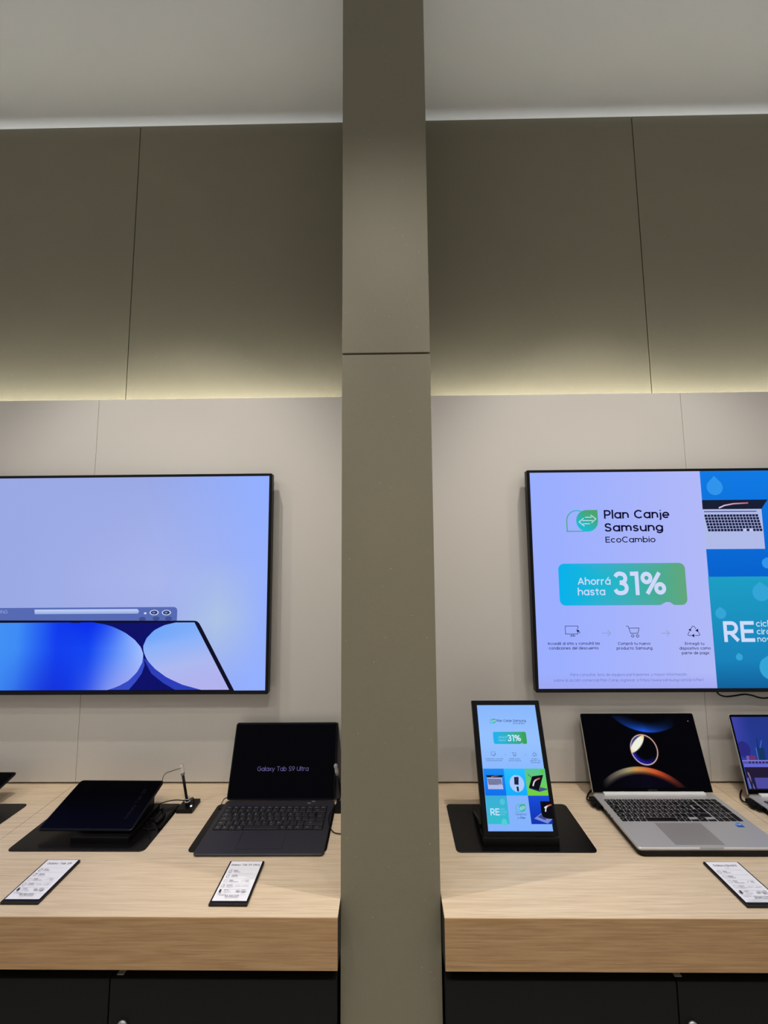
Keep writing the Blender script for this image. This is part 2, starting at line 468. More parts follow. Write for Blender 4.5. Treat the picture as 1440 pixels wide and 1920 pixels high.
class Paint:
    """a picture as flat coloured shapes stacked a hair apart (screen image, print)"""
    STEP = 0.00012
    def __init__(self, M):
        self.M = M
        self.v, self.f, self.c = [], [], []
        self.w = 0.0
        self.clip = None
    def _push(self, pts, faces, cols):
        if self.clip:
            x0, x1, y0, y1 = self.clip
            pts = [(min(max(p[0], x0), x1), min(max(p[1], y0), y1)) for p in pts]
        self.w += self.STEP
        b = len(self.v)
        for p in pts:
            self.v.append(tuple(self.M @ Vector((p[0], p[1], self.w))))
        for t in faces:
            # keep every face turned to the viewer
            a = 0.0
            for i in range(len(t)):
                p, q = pts[t[i]], pts[t[(i + 1) % len(t)]]
                a += p[0] * q[1] - q[0] * p[1]
            self.f.append(tuple(b + i for i in (t if a >= 0 else t[::-1])))
        self.c += [(*lin(k), 1.0) for k in cols]
    def _cols(self, pts, col):
        return [col(p[0], p[1]) for p in pts] if callable(col) else [col] * len(pts)
    def poly(self, pts, col):
        tri = tessellate_polygon([[Vector((p[0], p[1], 0)) for p in pts]])
        self._push(pts, [tuple(t) for t in tri], self._cols(pts, col))
    def grid(self, x0, x1, y0, y1, nx, ny, col):
        pts = [(x0 + (x1 - x0) * i / nx, y0 + (y1 - y0) * j / ny) for j in range(ny + 1) for i in range(nx + 1)]
        f = [(j * (nx + 1) + i, j * (nx + 1) + i + 1, (j + 1) * (nx + 1) + i + 1, (j + 1) * (nx + 1) + i) for j in range(ny) for i in range(nx)]
        self._push(pts, f, self._cols(pts, col))
    def strip(self, left, right, col, n=24, m=12):
        """area between two boundary lines that both run down the picture"""
        left = sorted(left, key=lambda p: -p[1])
        right = sorted(right, key=lambda p: -p[1])
        top, bot = min(left[0][1], right[0][1]), max(left[-1][1], right[-1][1])
        def at(line, y):
            ys, xs = [p[1] for p in line][::-1], [p[0] for p in line][::-1]
            return float(np.interp(y, ys, xs))
        pts, f = [], []
        for j in range(n + 1):
            y = top + (bot - top) * j / n
            a, b = at(left, y), at(right, y)
            for i in range(m + 1):
                pts.append((a + (b - a) * i / m, y))
        for j in range(n):
            for i in range(m):
                k = j * (m + 1) + i
                f.append((k, k + 1, k + m + 2, k + m + 1))
        self._push(pts, f, self._cols(pts, col))
    def fan(self, pts, col, rings=4):
        """convex shape with a colour ramp across it"""
        c = (sum(p[0] for p in pts) / len(pts), sum(p[1] for p in pts) / len(pts))
        n = len(pts)
        v = [c]
        for k in range(1, rings + 1):
            v += [(c[0] + (p[0] - c[0]) * k / rings, c[1] + (p[1] - c[1]) * k / rings) for p in pts]
        f = [(0, 1 + i, 1 + (i + 1) % n) for i in range(n)]
        for k in range(rings - 1):
            for i in range(n):
                a, b = 1 + k * n, 1 + (k + 1) * n
                f.append((a + i, b + i, b + (i + 1) % n, a + (i + 1) % n))
        self._push(v, f, self._cols(v, col))
    def disc(self, c, r, col, ry=None, n=32):
        self.fan([(c[0] + r * math.cos(2 * math.pi * k / n), c[1] + (ry or r) * math.sin(2 * math.pi * k / n)) for k in range(n)], col, 3)
    def rect(self, x0, x1, y0, y1, col):
        self.poly([(x0, y0), (x1, y0), (x1, y1), (x0, y1)], col)
    def line(self, pts, width, col, closed=False):
        pts = list(pts)
        n = len(pts)
        seg = n if closed else n - 1
        v, f = [], []
        for i in range(seg):
            a, b = Vector(pts[i]), Vector(pts[(i + 1) % n])
            d = (b - a)
            if d.length < 1e-7:
                continue
            d.normalize()
            q = Vector((-d.y, d.x)) * width / 2
            e = d * width * 0.35
            k = len(v)
            v += [tuple(a - e + q), tuple(a - e - q), tuple(b + e - q), tuple(b + e + q)]
            f.append((k, k + 1, k + 2, k + 3))
        self._push(v, f, self._cols(v, col))
    def text(self, s, p, x1, col, cap=None, weight=0.0, res=3):
        v, f = fit_text(s, p[0], x1, p[1], cap, weight, res)
        self._push(v, f, self._cols(v, col))
    def build(self, name, mat, parent):
        me = bpy.data.meshes.new(name)
        me.from_pydata(self.v, [], self.f)
        at = me.attributes.new('Col', 'FLOAT_COLOR', 'POINT')
        at.data.foreach_set('color', np.array(self.c, dtype=np.float32).ravel())
        me.materials.append(mat)
        o = bpy.data.objects.new(name, me)
        COL.objects.link(o)
        o.parent = parent
        return o

def thing(name, label, cat, loc, rz=0.0, group=None):
    o = bpy.data.objects.new(name, None)
    o.empty_display_size = 0.05
    COL.objects.link(o)
    o.location = loc
    o.rotation_euler = (0, 0, rz)
    return tag(o, label, cat, group)

def tag(o, label, cat, group=None):
    o['label'] = label
    o['category'] = cat
    if group:
        o['group'] = group
    return o

def struct(o, label=None):
    o['kind'] = 'structure'
    if label:
        o['label'] = label
    return o

def mix(a, b, t):
    t = min(max(t, 0.0), 1.0)
    return tuple(a[i] + (b[i] - a[i]) * t for i in range(3))

def ramp(stops, t):
    for (t0, c0), (t1, c1) in zip(stops, stops[1:]):
        if t <= t1:
            return mix(c0, c1, (t - t0) / (t1 - t0))
    return stops[-1][1]

def lid_matrix(tilt, h):
    """picture plane (u right, v up the lid, w towards the viewer) leaning back by tilt from height h"""
    s, c = math.sin(tilt), math.cos(tilt)
    return Matrix(((1, 0, 0, 0), (0, s, -c, 0), (0, c, s, h), (0, 0, 0, 1)))
WALL_M = Matrix(((1, 0, 0, 0), (0, 0, -1, 0), (0, 1, 0, 0), (0, 0, 0, 1)))

# ------------------------------------------------------------------ the room
PANEL_Y, WALL_Y, TOP_Z = 1.3748, 1.4376, 0.8848
CEIL_Z, PANEL_TOP = CZ + 1.6916, CZ + 0.5429
struct(MB().box(-3.2, 3.2, -5.0, WALL_Y, -0.05, 0.0).build('floor', M_FLOOR))
struct(MB().box(-3.2, 3.2, -5.0, WALL_Y + 0.05, CEIL_Z, CEIL_Z + 0.05).build('ceiling', M_CEIL))
w = MB()
G = 0.0016
for a, b in ((-3.2, -0.9746), (-0.9746, 0.9667), (0.9667, 3.2)):
    w.box(a + G, b - G, WALL_Y, WALL_Y + 0.03, 0, CEIL_Z, 0.001)
w.box(-3.2, 3.2, WALL_Y + 0.012, WALL_Y + 0.05, 0, CEIL_Z)
struct(w.build('wall_back', M_OLIVE), 'dark olive back wall with vertical board seams above the light panels')
c = MB()
JZ = CZ + 0.4806
c.box(-0.111, 0.1042, 0.943, WALL_Y - 0.0005, 0, JZ - 0.0022, 0.0012)
c.box(-0.111, 0.1042, 0.943, WALL_Y - 0.0005, JZ + 0.0022, CEIL_Z - 0.0005, 0.0012)
c.box(-0.105, 0.098, 0.950, WALL_Y - 0.001, JZ - 0.004, JZ + 0.004)
struct(c.build('column', M_OLIVE), 'olive painted column standing between the two display counters')
k = 0
for a, b, lb in ((-3.0, -1.0256, 'light grey wall panel at the far left edge'), (-1.0256, -0.1115, 'light grey wall panel left of the column'),
                 (0.1047, 1.0214, 'light grey wall panel right of the column'), (1.0214, 3.0, 'light grey wall panel at the far right edge')):
    k += 1
    p = MB().box(a + 0.0006, b - 0.0006, PANEL_Y, PANEL_Y + 0.018, TOP_Z + 0.0062, PANEL_TOP, 0.0006)
    p.mi = 1
    p.box(a + 0.0006, b - 0.0006, PANEL_Y + 0.012, PANEL_Y + 0.017, TOP_Z - 0.02, TOP_Z + 0.0075)  # black backing puts the shade of the gap under the panel into colour
    struct(p.build('trim_%d' % k, [M_PANEL, M_EDGE]), lb)

# ------------------------------------------------------------------ counters
BOT_Z, FRONT_Y = CZ - 0.8439, 0.8985
def worktop(a, b, end, label):
    t = thing('worktop', label, 'counter', ((a + b) / 2, FRONT_Y, TOP_Z))
    h = (b - a) / 2
    MB().box(-h, h, 0.0012, PANEL_Y + 0.011 - FRONT_Y, BOT_Z - TOP_Z, 0, 0.0006).build('slab', M_OAK, t)
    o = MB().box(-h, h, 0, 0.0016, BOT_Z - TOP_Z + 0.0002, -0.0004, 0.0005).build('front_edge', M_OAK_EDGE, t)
    o['label'] = 'browner oak front edge with shade mixed into its colour'
    if end:
        x0, x1 = (h, h + 0.0006) if end > 0 else (-h - 0.0006, -h)
        o = MB().box(x0, x1, 0.0015, PANEL_Y + 0.008 - FRONT_Y, BOT_Z - TOP_Z, -0.0015).build('end_panel', M_EDGE, t)
        o['label'] = 'black end face beside the column'
worktop(-3.0, -1.0262, 0, 'thick pale oak counter top at the far left, left of the seam')
worktop(-1.0250, -0.1116, 1, 'thick pale oak counter top left of the column')
worktop(0.1062, 1.0208, -1, 'thick pale oak counter top right of the column')
worktop(1.0220, 3.0, 0, 'thick pale oak counter top at the far right, right of the seam')

CAB_Z, CAB_Y = 0.75, 0.92
def cabinet(a, b, label, plate=None, lock=None):
    t = thing('base_cabinet', label, 'cabinet', ((a + b) / 2, CAB_Y, 0), group='black cabinets under the counters')
    h = (b - a) / 2 - 0.0012
    bd = MB().box(-h, h, 0.02, 0.45, 0.08, CAB_Z, 0.001)
    bd.box(-h, h, 0.16, 0.45, CAB_Z - 0.002, BOT_Z)
    bd.box(-h, h, 0.06, 0.44, 0.0, 0.082)
    bd.build('body', M_CAB, t)
    dr = MB().box(-h, h, 0.0, 0.019, 0.085, CAB_Z, 0.0015).build('door', M_CAB, t)
    if lock is not None:
        lk = MB()
        x = lock[0] - (a + b) / 2
        lk.tube([(x, 0.001, lock[1]), (x, -0.004, lock[1])], 0.010, 20, True, False)
        lk.box(x - 0.001, x + 0.001, -0.0046, -0.003, lock[1] - 0.005, lock[1] + 0.005)
        o = lk.build('lock', M_STEEL, dr)
        o['label'] = 'round steel lock'
    if plate is not None:
        x = plate[0] - (a + b) / 2
        o = MB().box(x - 0.0075, x + 0.0075, plate[1] - CAB_Y, plate[2] - CAB_Y, CAB_Z, CAB_Z + 0.002, 0.0005).build('metal_plate', M_STEEL, t)
        o['label'] = 'small bare steel plate'
cabinet(-1.060, -0.588, 'black cabinet under the left counter, at the left edge of the photo')
cabinet(-0.588, -0.1155, 'black cabinet under the left counter, next to the column', (-0.5705, 0.9265, 0.937), (-0.5565, CZ - 0.9655))
cabinet(0.1075, 0.580, 'black cabinet under the right counter, next to the column')
cabinet(0.580, 1.0525, 'black cabinet under the right counter, at the right edge of the photo', (0.5895, 0.9285, 0.940), (0.6052, CZ - 0.9605))

# ------------------------------------------------------------------ wall televisions
TV_W, TV_H, TV_Y = 1.2305, 0.715, 1.33
def television(x0, z0, label, cable=False):
    t = thing('television', label, 'television', (x0, TV_Y, CZ + z0))
    hs = MB()
    hs.M = WALL_M
    hs.prism(rrect(0, TV_W, 0, TV_H, 0.004, 3), -0.024, 0.0, 0.0015)
    hs.prism(rrect(0.16, TV_W - 0.16, 0.10, 0.46, 0.02, 4), -0.036, -0.02)
    hs.build('housing', M_BEZEL, t)
    mt = MB(WALL_M)
    mt.box(TV_W / 2 - 0.22, TV_W / 2 + 0.22, 0.2, 0.42, -0.0448, -0.034)
    mt.build('wall_mount', M_BLACK, t)
    if cable:
        cb = MB()
        pts = [(1.04, -0.450), (1.0517, -0.4645), (1.0715, -0.4705), (1.0987, -0.4683), (1.1311, -0.4640), (1.156, -0.4677), (1.1772, -0.4743), (1.2024, -0.4752), (1.26, -0.466), (1.30, -0.447)]
        cb.tube([(p[0] - x0, 1.352 - TV_Y, p[1] - z0) for p in pts], 0.0026, 8)
        o = cb.build('power_cable', M_RUBBER, t)
        o['label'] = 'black cable drooping under the housing'
    P = Paint(WALL_M @ Matrix.Translation((0, 0, 0.0004)))
    return t, P

def leaf_logo(P, x0, x1, y0, y1, lw, teal=(30, 185, 205), green=(75, 165, 105)):
    """two mirrored drops: an outlined one behind, a filled one with exchange arrows in front"""
    s = (x1 - x0)
    H = y1 - y0
    g = lambda x, y: mix(teal, green, ((x - x0) / s + (y - y0) / H - 0.75) * 1.1)
    g2 = lambda x, y: mix(green, teal, ((x - x0) / s) * 1.6 + ((y - y0) / H) * 0.5 - 0.1)
    r = H / 2
    cx, cy = x0 + r, y0 + r
    out = [(x0 + lw / 2, y0 + lw / 2)]
    for k in range(19):
        a = math.radians(180 - 9 * k * 1.15)
        out.append((cx + (r - lw / 2) * math.cos(a), cy + (r - lw / 2) * math.sin(a)))
    P.line(out + [(cx + r * 0.6, y0 + lw / 2)], lw, g2)
    P.line([(cx + r * 0.6, y0 + lw / 2), (x0 + lw / 2, y0 + lw / 2)], lw, g2)
    cx = x1 - r
    drop = [(x1, y1)]
    for k in range(31):
        a = math.radians(90 + 9 * k)
        drop.append((cx + r * math.cos(a), cy + r * math.sin(a)))
    P.fan(drop, g, 5)
    wht = (214, 226, 250)
    q = lambda x, y: (cx + x * r, cy + y * r)
    for pts in ([(-.15, .33), (.44, .33)], [(.35, .54), (.81, .18), (.40, -.19)], [(-.42, .02), (.50, .02)], [(-.33, .23), (-.75, -.10), (-.29, -.48)], [(-.38, -.27), (.21, -.27)]):
        P.line([q(*p) for p in pts], lw * 0.72, wht)

def drop(P, c, r, tip, col):
    pts = [tip]
    for k in range(25):
        a = math.radians(140 + 260 * k / 24)
        pts.append((c[0] + r * math.cos(a), c[1] + r * math.sin(a)))
    P.fan(pts, col, 2)

def bubble(P, x0, x1, y0, y1, cols, bgc, slant=0.0):
    r = (y1 - y0) * 0.14
    g = lambda x, y: ramp(cols, (x - x0) / (x1 - x0))
    P.fan(rrect(x0, x1, y0, y1, r), g, 14)
    W = x1 - x0
    P.poly([(x0 + 0.785 * W, y0 - 0.0002), (x0 + 0.895 * W, y0 - 0.0002), (x0 + 0.86 * W, y0 + 0.07 * (y1 - y0)), (x0 + 0.83 * W, y0 + 0.07 * (y1 - y0))], bgc)

def icon_monitor(P, x0, x1, y0, y1, lw, col):
    W, H = x1 - x0, y1 - y0
    P.line([(x0 + 0.86 * W, y0 + 0.42 * H), (x0 + 0.86 * W, y0 + 0.2 * H), (x0, y0 + 0.2 * H), (x0, y1), (x0 + 0.88 * W, y1), (x0 + 0.88 * W, y0 + 0.72 * H)], lw, col)
    P.line([(x0 + 0.32 * W, y0), (x0 + 0.66 * W, y0)], lw, col)
    P.line([(x0 + 0.42 * W, y0 + 0.2 * H), (x0 + 0.42 * W, y0)], lw, col)
    P.line([(x0 + 0.56 * W, y0 + 0.2 * H), (x0 + 0.56 * W, y0)], lw, col)
    P.poly([(x0 + 0.76 * W, y0 + 0.68 * H), (x0 + 0.99 * W, y0 + 0.52 * H), (x0 + 0.82 * W, y0 + 0.40 * H)], col)
    P.line([(x0 + 0.88 * W, y0 + 0.52 * H), (x1, y0 + 0.32 * H)], lw * 1.2, col)

def icon_cart(P, x0, x1, y0, y1, lw, col):
    W, H = x1 - x0, y1 - y0
    P.line([(x0, y1), (x0 + 0.16 * W, y1 - 0.04 * H), (x0 + 0.32 * W, y0 + 0.34 * H), (x0 + 0.88 * W, y0 + 0.34 * H), (x1, y0 + 0.80 * H), (x0 + 0.2 * W, y0 + 0.80 * H)], lw, col)
    for fx in (0.46, 0.84):
        P.line([(x0 + fx * W + 0.10 * W * math.cos(a), y0 + 0.1 * H + 0.10 * W * math.sin(a)) for a in [k * math.pi / 6 for k in range(12)]], lw, col, True)

def icon_recycle(P, x0, x1, y0, y1, lw, col):
    W, H = x1 - x0, y1 - y0
    q = lambda a, b: (x0 + a * W, y0 + b * H)
    P.line([q(0.30, 0.72), q(0.44, 0.96), q(0.56, 0.96), q(0.72, 0.68)], lw, col)
    P.line([q(0.84, 0.48), q(1.0, 0.16), q(0.92, 0.06), q(0.60, 0.06)], lw, col)
    P.line([q(0.36, 0.06), q(0.08, 0.06), q(0.0, 0.16), q(0.16, 0.46)], lw, col)
    for a, b, dx, dy in ((0.76, 0.62, 0.12, -0.22), (0.52, 0.06, -0.22, 0.0), (0.18, 0.54, 0.10, 0.2)):
        c = Vector(q(a, b))
        d = Vector((dx * W, dy * H))
        e = Vector((-d.y, d.x)) * 0.75
        P.poly([tuple(c - e * 0.9), tuple(c + d), tuple(c + e * 0.9)], col)

def arrow(P, a, x1, lw, col):
    P.line([a, (x1, a[1])], lw, col)
    h = (x1 - a[0]) * 0.36
    P.line([(x1 - h, a[1] + h), (x1, a[1]), (x1 - h, a[1] - h)], lw, col)

def open_laptop(P, tl, tr, hr, hl, fr, fl, rows=6, colsn=17, streak=True):
    """picture of an open silver laptop seen from above: lid, hinge bar, keyboard, palm rest"""
    P.poly([hl, hr, fr, fl], (176, 186, 232))
    P.poly([tl, tr, hr, hl], (22, 30, 52))
    lp = lambda a, b, t: (a[0] + (b[0] - a[0]) * t, a[1] + (b[1] - a[1]) * t)
    q = lambda s, t: lp(lp(hl, hr, s), lp(fl, fr, s), t)
    if streak:
        z = lambda s, t: lp(lp(tl, tr, s), lp(hl, hr, s), t)
        P.line([z(0.28, 0.85), z(0.36, 0.6), z(0.5, 0.42), z(0.72, 0.35)], abs(tl[1] - hl[1]) * 0.14, lambda x, y: mix((225, 215, 240), (190, 60, 90), (x - tl[0]) / (tr[0] - tl[0]) * 1.6 - 0.35))
    P.poly([q(0.02, 0.05), q(0.91, 0.05), q(0.91, 0.075), q(0.02, 0.075)], (70, 90, 160))
    for r in range(rows):
        for c_ in range(colsn):
            s0, t0 = 0.02 + 0.91 * c_ / colsn, 0.135 + 0.44 * r / rows
            s1, t1 = s0 + 0.91 * 0.84 / colsn, t0 + 0.44 * 0.82 / rows
            cc = (190, 198, 236) if (r == rows - 1 and c_ in (11, 13)) else (24, 28, 62)
            P.poly([q(s0, t0), q(s1, t0), q(s1, t1), q(s0, t1)], cc)

# -- right television: trade-in offer page
tvr, P = television(0.461, -0.450, 'wide television showing a white and blue trade-in offer on its screen', True)
SX0, SX1, SY0, SY1 = 0.0090, TV_W - 0.0090, 0.0126, 0.7058
bgf = lambda x, y: mix(mix((155, 174, 255), (176, 184, 248), (x - 0.08) / 0.46), (160, 166, 240), (0.06 - y) / 0.06)
P.grid(SX0, SX1, SY0, SY1, 24, 14, bgf)
DARK, INK, FAINT = (12, 8, 44), (30, 26, 78), (108, 110, 188)
d0, d1 = 0.5704, 0.5674
P.grid(d0 - 0.0005, SX1, 0.3595, SY1, 8, 8, lambda x, y: mix((4, 98, 206), (14, 122, 228), (y - 0.36) / 0.34))
P.grid(d0 - 0.0020, SX1, SY0, 0.3595, 8, 8, lambda x, y: mix(mix((14, 92, 150), (24, 130, 186), y / 0.1), (28, 158, 196), (y - 0.1) / 0.26))
DROPC, DROPT = (48, 148, 236), (52, 164, 214)
drop(P, (0.6148, 0.6516), 0.0262, (0.6153, 0.6896), DROPC)
drop(P, (0.7611, 0.4020), 0.0168, (0.7619, 0.4212), DROPC)
drop(P, (0.7330, 0.3088), 0.0278, (0.7317, 0.3429), DROPT)
drop(P, (0.5987, 0.2436), 0.0172, (0.5978, 0.2643), DROPT)
drop(P, (0.6450, 0.1078), 0.0108, (0.6446, 0.1206), DROPT)
drop(P, (0.7420, 0.0744), 0.037, (0.7424, 0.1165), DROPT)
open_laptop(P, (0.5687, 0.6091), (0.7823, 0.6091), (0.7595, 0.5785), (0.5685, 0.5787), (0.7588, 0.4482), (0.5685, 0.4485))
P.text('RE', (0.5923, 0.1571), (0.6885, 0.1566)[0], (206, 218, 250), cap=(0.5979, 0.2211)[1] - (0.5923, 0.1571)[1], weight=0.03)
P.text('ciclá', (0.6953, 0.2038), (0.7503, 0.2035)[0], (196, 218, 246), weight=0.02)
P.text('circulá', (0.6953, 0.1800), (0.7731, 0.1796)[0], (196, 218, 246), weight=0.02)
P.text('nová', (0.6950, 0.1570), (0.7521, 0.1567)[0], (196, 218, 246), weight=0.02)
a, b = (0.1160, 0.5077), (0.2186, 0.5783)
leaf_logo(P, a[0], b[0], a[1], b[1], 0.0032)
P.text('Plan Canje', (0.2384, 0.5493), (0.4493, 0.5475)[0], DARK, cap=(0.2401, 0.5775)[1] - (0.2384, 0.5493)[1], weight=0.027)
P.text('Samsung', (0.2382, 0.5073), (0.4260, 0.5057)[0], DARK, cap=(0.2399, 0.5347)[1] - (0.2382, 0.5073)[1], weight=0.027)
P.text('EcoCambio', (0.2384, 0.4718), (0.3987, 0.4706)[0], DARK, cap=(0.2396, 0.4910)[1] - (0.2384, 0.4718)[1], weight=0.018)
a, b = (0.0818, 0.2728), (0.4856, 0.4054)
bubble(P, a[0], b[0], a[1], b[1], [(0, (6, 178, 236)), (0.45, (36, 182, 200)), (0.75, (70, 172, 150)), (1, (98, 166, 124))], (174, 180, 248))
P.text('Ahorrá', (0.1417, 0.3376), (0.2464, 0.3369)[0], (206, 216, 250), weight=0.018)
P.text('hasta', (0.1405, 0.3047), (0.2273, 0.3041)[0], (206, 216, 250), weight=0.018)
P.text('31%', (0.2547, 0.3045), (0.4209, 0.3035)[0], (206, 216, 250), cap=(0.2593, 0.3790)[1] - (0.2547, 0.3045)[1], weight=0.03)
a, b = (0.0947, 0.1782), (0.1400, 0.2092)
icon_monitor(P, a[0], b[0], a[1], b[1], 0.0016, DARK)
a, b = (0.2862, 0.1745), (0.3263, 0.2087)
icon_cart(P, a[0], b[0], a[1], b[1], 0.0016, DARK)
a, b = (0.4768, 0.1763), (0.5148, 0.2083)
icon_recycle(P, a[0], b[0], a[1], b[1], 0.0016, DARK)
arrow(P, (0.2090, 0.1871), (0.2356, 0.1869)[0], 0.0014, (116, 158, 170))
arrow(P, (0.3942, 0.1861), (0.4195, 0.1860)[0], 0.0014, (116, 158, 170))
P.text('Accedé al sitio y consultá las', (0.0357, 0.1519), (0.1996, 0.1511)[0], INK, weight=0.018)
P.text('condiciones del descuento', (0.0396, 0.1375), (0.1948, 0.1368)[0], INK, weight=0.018)
P.text('Comprá tu nuevo', (0.2559, 0.1508), (0.3573, 0.1503)[0], INK, weight=0.018)
P.text('producto Samsung', (0.2511, 0.1365), (0.3624, 0.1360)[0], INK, weight=0.018)
P.text('Entregá tu', (0.4646, 0.1498), (0.5246, 0.1495)[0], INK, weight=0.018)
P.text('dispositivo como', (0.4466, 0.1356), (0.5430, 0.1351)[0], INK, weight=0.018)
P.text('parte de pago', (0.4528, 0.1213), (0.5379, 0.1209)[0], INK, weight=0.018)
P.text('Para consultar, lista de equipos participantes y mayor información', (0.1021, 0.0570), (0.4628, 0.0557)[0], FAINT, res=2)
P.text('sobre la acción comercial Plan Canje, ingresar a https://www.samsung.com/ar/offer/', (0.0502, 0.0403), (0.5143, 0.0386)[0], FAINT, res=2)
P.build('screen', M_TVSCREEN, tvr)

# -- left television: two tablets on a pale blue ground
tvl, P = television(-0.3905 - TV_W, -0.4518, 'wide television showing a blue tablet on a pale lilac background')
def bgl(x, y):
    c_ = mix((154, 168, 228), (147, 175, 255), (x - 0.80) / 0.38)
    c_ = mix(c_, (172, 184, 238), max(0, 1 - abs(x - 0.85) / 0.45) * max(0, 1 - abs(y - 0.36) / 0.34) * 0.8)
    g = max(0, 1 - abs(x - 1.06) / 0.16) * max(0, 1 - abs(y - 0.24) / 0.2)
    return mix(c_, (172, 194, 230), min(1, g * 1.1))
P.grid(SX0, SX1, SY0, SY1, 60, 34, bgl)
P.clip = (SX0, SX1, SY0, SY1)
ty, by = (0.3433, 0.2757)[1], (0.3473, 0.2300)[1]
bx = (0.9292, 0.2571)[0]
P.fan(rrect(0.05, bx, by - 0.02, ty, 0.012, 5, {'tr', 'tl'}), (86, 106, 180), 2)
P.text('SAMSUNG', (0.2962, 0.2576), (0.3708, 0.2572)[0], (150, 166, 220), res=2)
a, b = (0.4588, 0.2552), (0.8041, 0.2699)
P.strip([(a[0], b[1]), (a[0] + 0.002, a[1])], [(b[0] - 0.006, b[1]), (b[0], (a[1] + b[1]) / 2), (b[0] - 0.004, a[1])], lambda x, y: mix((150, 172, 226), (196, 212, 246), (y - a[1]) / (b[1] - a[1])), 6, 3)
for k, dk in (((0.8538, 0.2583), 0), ((0.8942, 0.2580), 0)):
    P.disc(k, 0.0150, (196, 208, 240), 0.0086)
    P.disc(k, 0.0112, (40, 52, 96), 0.0062)
    P.disc((k[0] - 0.001, k[1]), 0.0050, (110, 128, 190), 0.0030)
P.disc((0.8251, 0.2562), 0.0046, (206, 214, 240), 0.0032)
for k in ((0.8166, 0.2380), (0.8617, 0.2393), (0.9021, 0.2391)):
    P.disc(k, 0.0115, (64, 80, 150), 0.0070)
bot = SY0
fr_top = [(-0.2051, 0.2383), (0.9861, 0.2318), (0.9955, 0.2303), (1.0035, 0.2234), (1.0117, 0.2098), (1.1224, 0.0139), (-0.3334, 0.0188)]
P.poly([(SX0, fr_top[0][1])] + fr_top[1:6] + [(fr_top[5][0], bot), (SX0, bot)], (14, 14, 34))
NAVY = (12, 16, 104)
inner_r = [(0.9879, 0.2265), (1.1071, 0.0154)]
P.strip([(SX0, inner_r[0][1]), (SX0, bot)], inner_r, NAVY, 4, 4)
# paler shade of each ellipse on the ground
P.poly([(0.8256, 0.1225), (0.8317, 0.0928), (0.8238, 0.0670), (0.8059, 0.0413), (0.7843, 0.0165), (0.7038, 0.0168), (0.7633, 0.0488)], (54, 74, 196))
P.poly([(0.8260, 0.1151), (0.8545, 0.0669), (0.8942, 0.0373), (0.9333, 0.0160), (1.0172, 0.0157), (0.9477, 0.0372), (0.8847, 0.0778)], (44, 62, 186))
edge = [(0.6561, 0.2283), (0.6835, 0.2251), (0.7231, 0.2136), (0.7630, 0.1953), (0.7952, 0.1727), (0.8173, 0.1486), (0.8262, 0.1262), (0.8236, 0.1003), (0.8082, 0.0708), (0.7827, 0.0451), (0.7492, 0.0269), (0.7154, 0.0160)]
e0 = (0.5488, 0.1461)
def wall_a(x, y):
    u = (x - (0.3543, 0.1470)[0]) / ((0.8252, 0.1449)[0] - (0.3543, 0.1470)[0])
    v = ((0.3473, 0.2300)[1] - y) / ((0.3473, 0.2300)[1] - bot)
    c_ = ramp([(-1.6, (60, 110, 235)), (-0.2, (70, 150, 245)), (0.12, (62, 140, 245)), (0.40, (16, 62, 238)), (0.62, (18, 70, 240)), (0.84, (104, 150, 250)), (1.0, (164, 192, 255))], u)
    c_ = mix(c_, (8, 44, 236), max(0, 1 - abs(u - 0.6) / 0.3) * max(0, 1 - v / 0.4))
    c_ = mix(c_, (170, 164, 236), max(0, v - 0.45) * 1.3 * max(0, min(1, (u - 0.5) / 0.35)))
    return mix(c_, (20, 40, 205), max(0, v - 0.4) * max(0, 1 - abs(u - 0.35) / 0.4))
P.strip([(SX0, edge[0][1]), (SX0, edge[-1][1])], edge, wall_a, 30, 60)
edge2 = [(0.9282, 0.2269), (0.8860, 0.2173), (0.8557, 0.2009), (0.8337, 0.1770), (0.8241, 0.1523), (0.8266, 0.1337), (0.8386, 0.1091), (0.8653, 0.0816), (0.9049, 0.0542), (0.9556, 0.0320), (1.0172, 0.0157)]
def wall_b(x, y):
    v = ((0.3473, 0.2300)[1] - y) / ((0.3473, 0.2300)[1] - bot)
    u = (x - (0.8245, 0.1449)[0]) / ((1.0818, 0.1437)[0] - (0.8245, 0.1449)[0])
    c_ = ramp([(0, (84, 150, 250)), (0.35, (140, 178, 250)), (0.7, (172, 184, 240)), (1, (176, 178, 238))], v + u * 0.25 - 0.05)
    return mix(c_, (150, 190, 250), max(0, 0.25 - v) * 2)
P.strip(edge2, inner_r, wall_b, 26, 16)
P.poly([(0.5778, 0.2318), (0.6192, 0.2315), (0.6133, 0.2270), (0.5844, 0.2272)], (14, 14, 34))
P.build('screen', M_TVSCREEN, tvl)

# ------------------------------------------------------------------ things on the counters
def mat_slab(x, y, label, yaw=0.0):
    o = MB().prism(rrect(-0.1747, 0.1747, -0.0955, 0.0955, 0.012), 0, 0.002, 0.0005).build('counter_mat', M_MAT)
    o.location = (x, y, TOP_Z)
    o.rotation_euler = (0, 0, yaw)
    tag(o, label, 'mat', 'black display mats on the counters')
mat_slab(-1.2585, 1.1745, 'black mat at the left edge of the photo, mostly cut off')
mat_slab(-0.7960, 1.1745, 'black mat under the tilted tablet with loose cables on it')
mat_slab(-0.3375, 1.1725, 'black mat under the tablet with keyboard cover')
mat_slab(0.3357, 1.1725, 'black mat under the small portrait screen, right of the column')

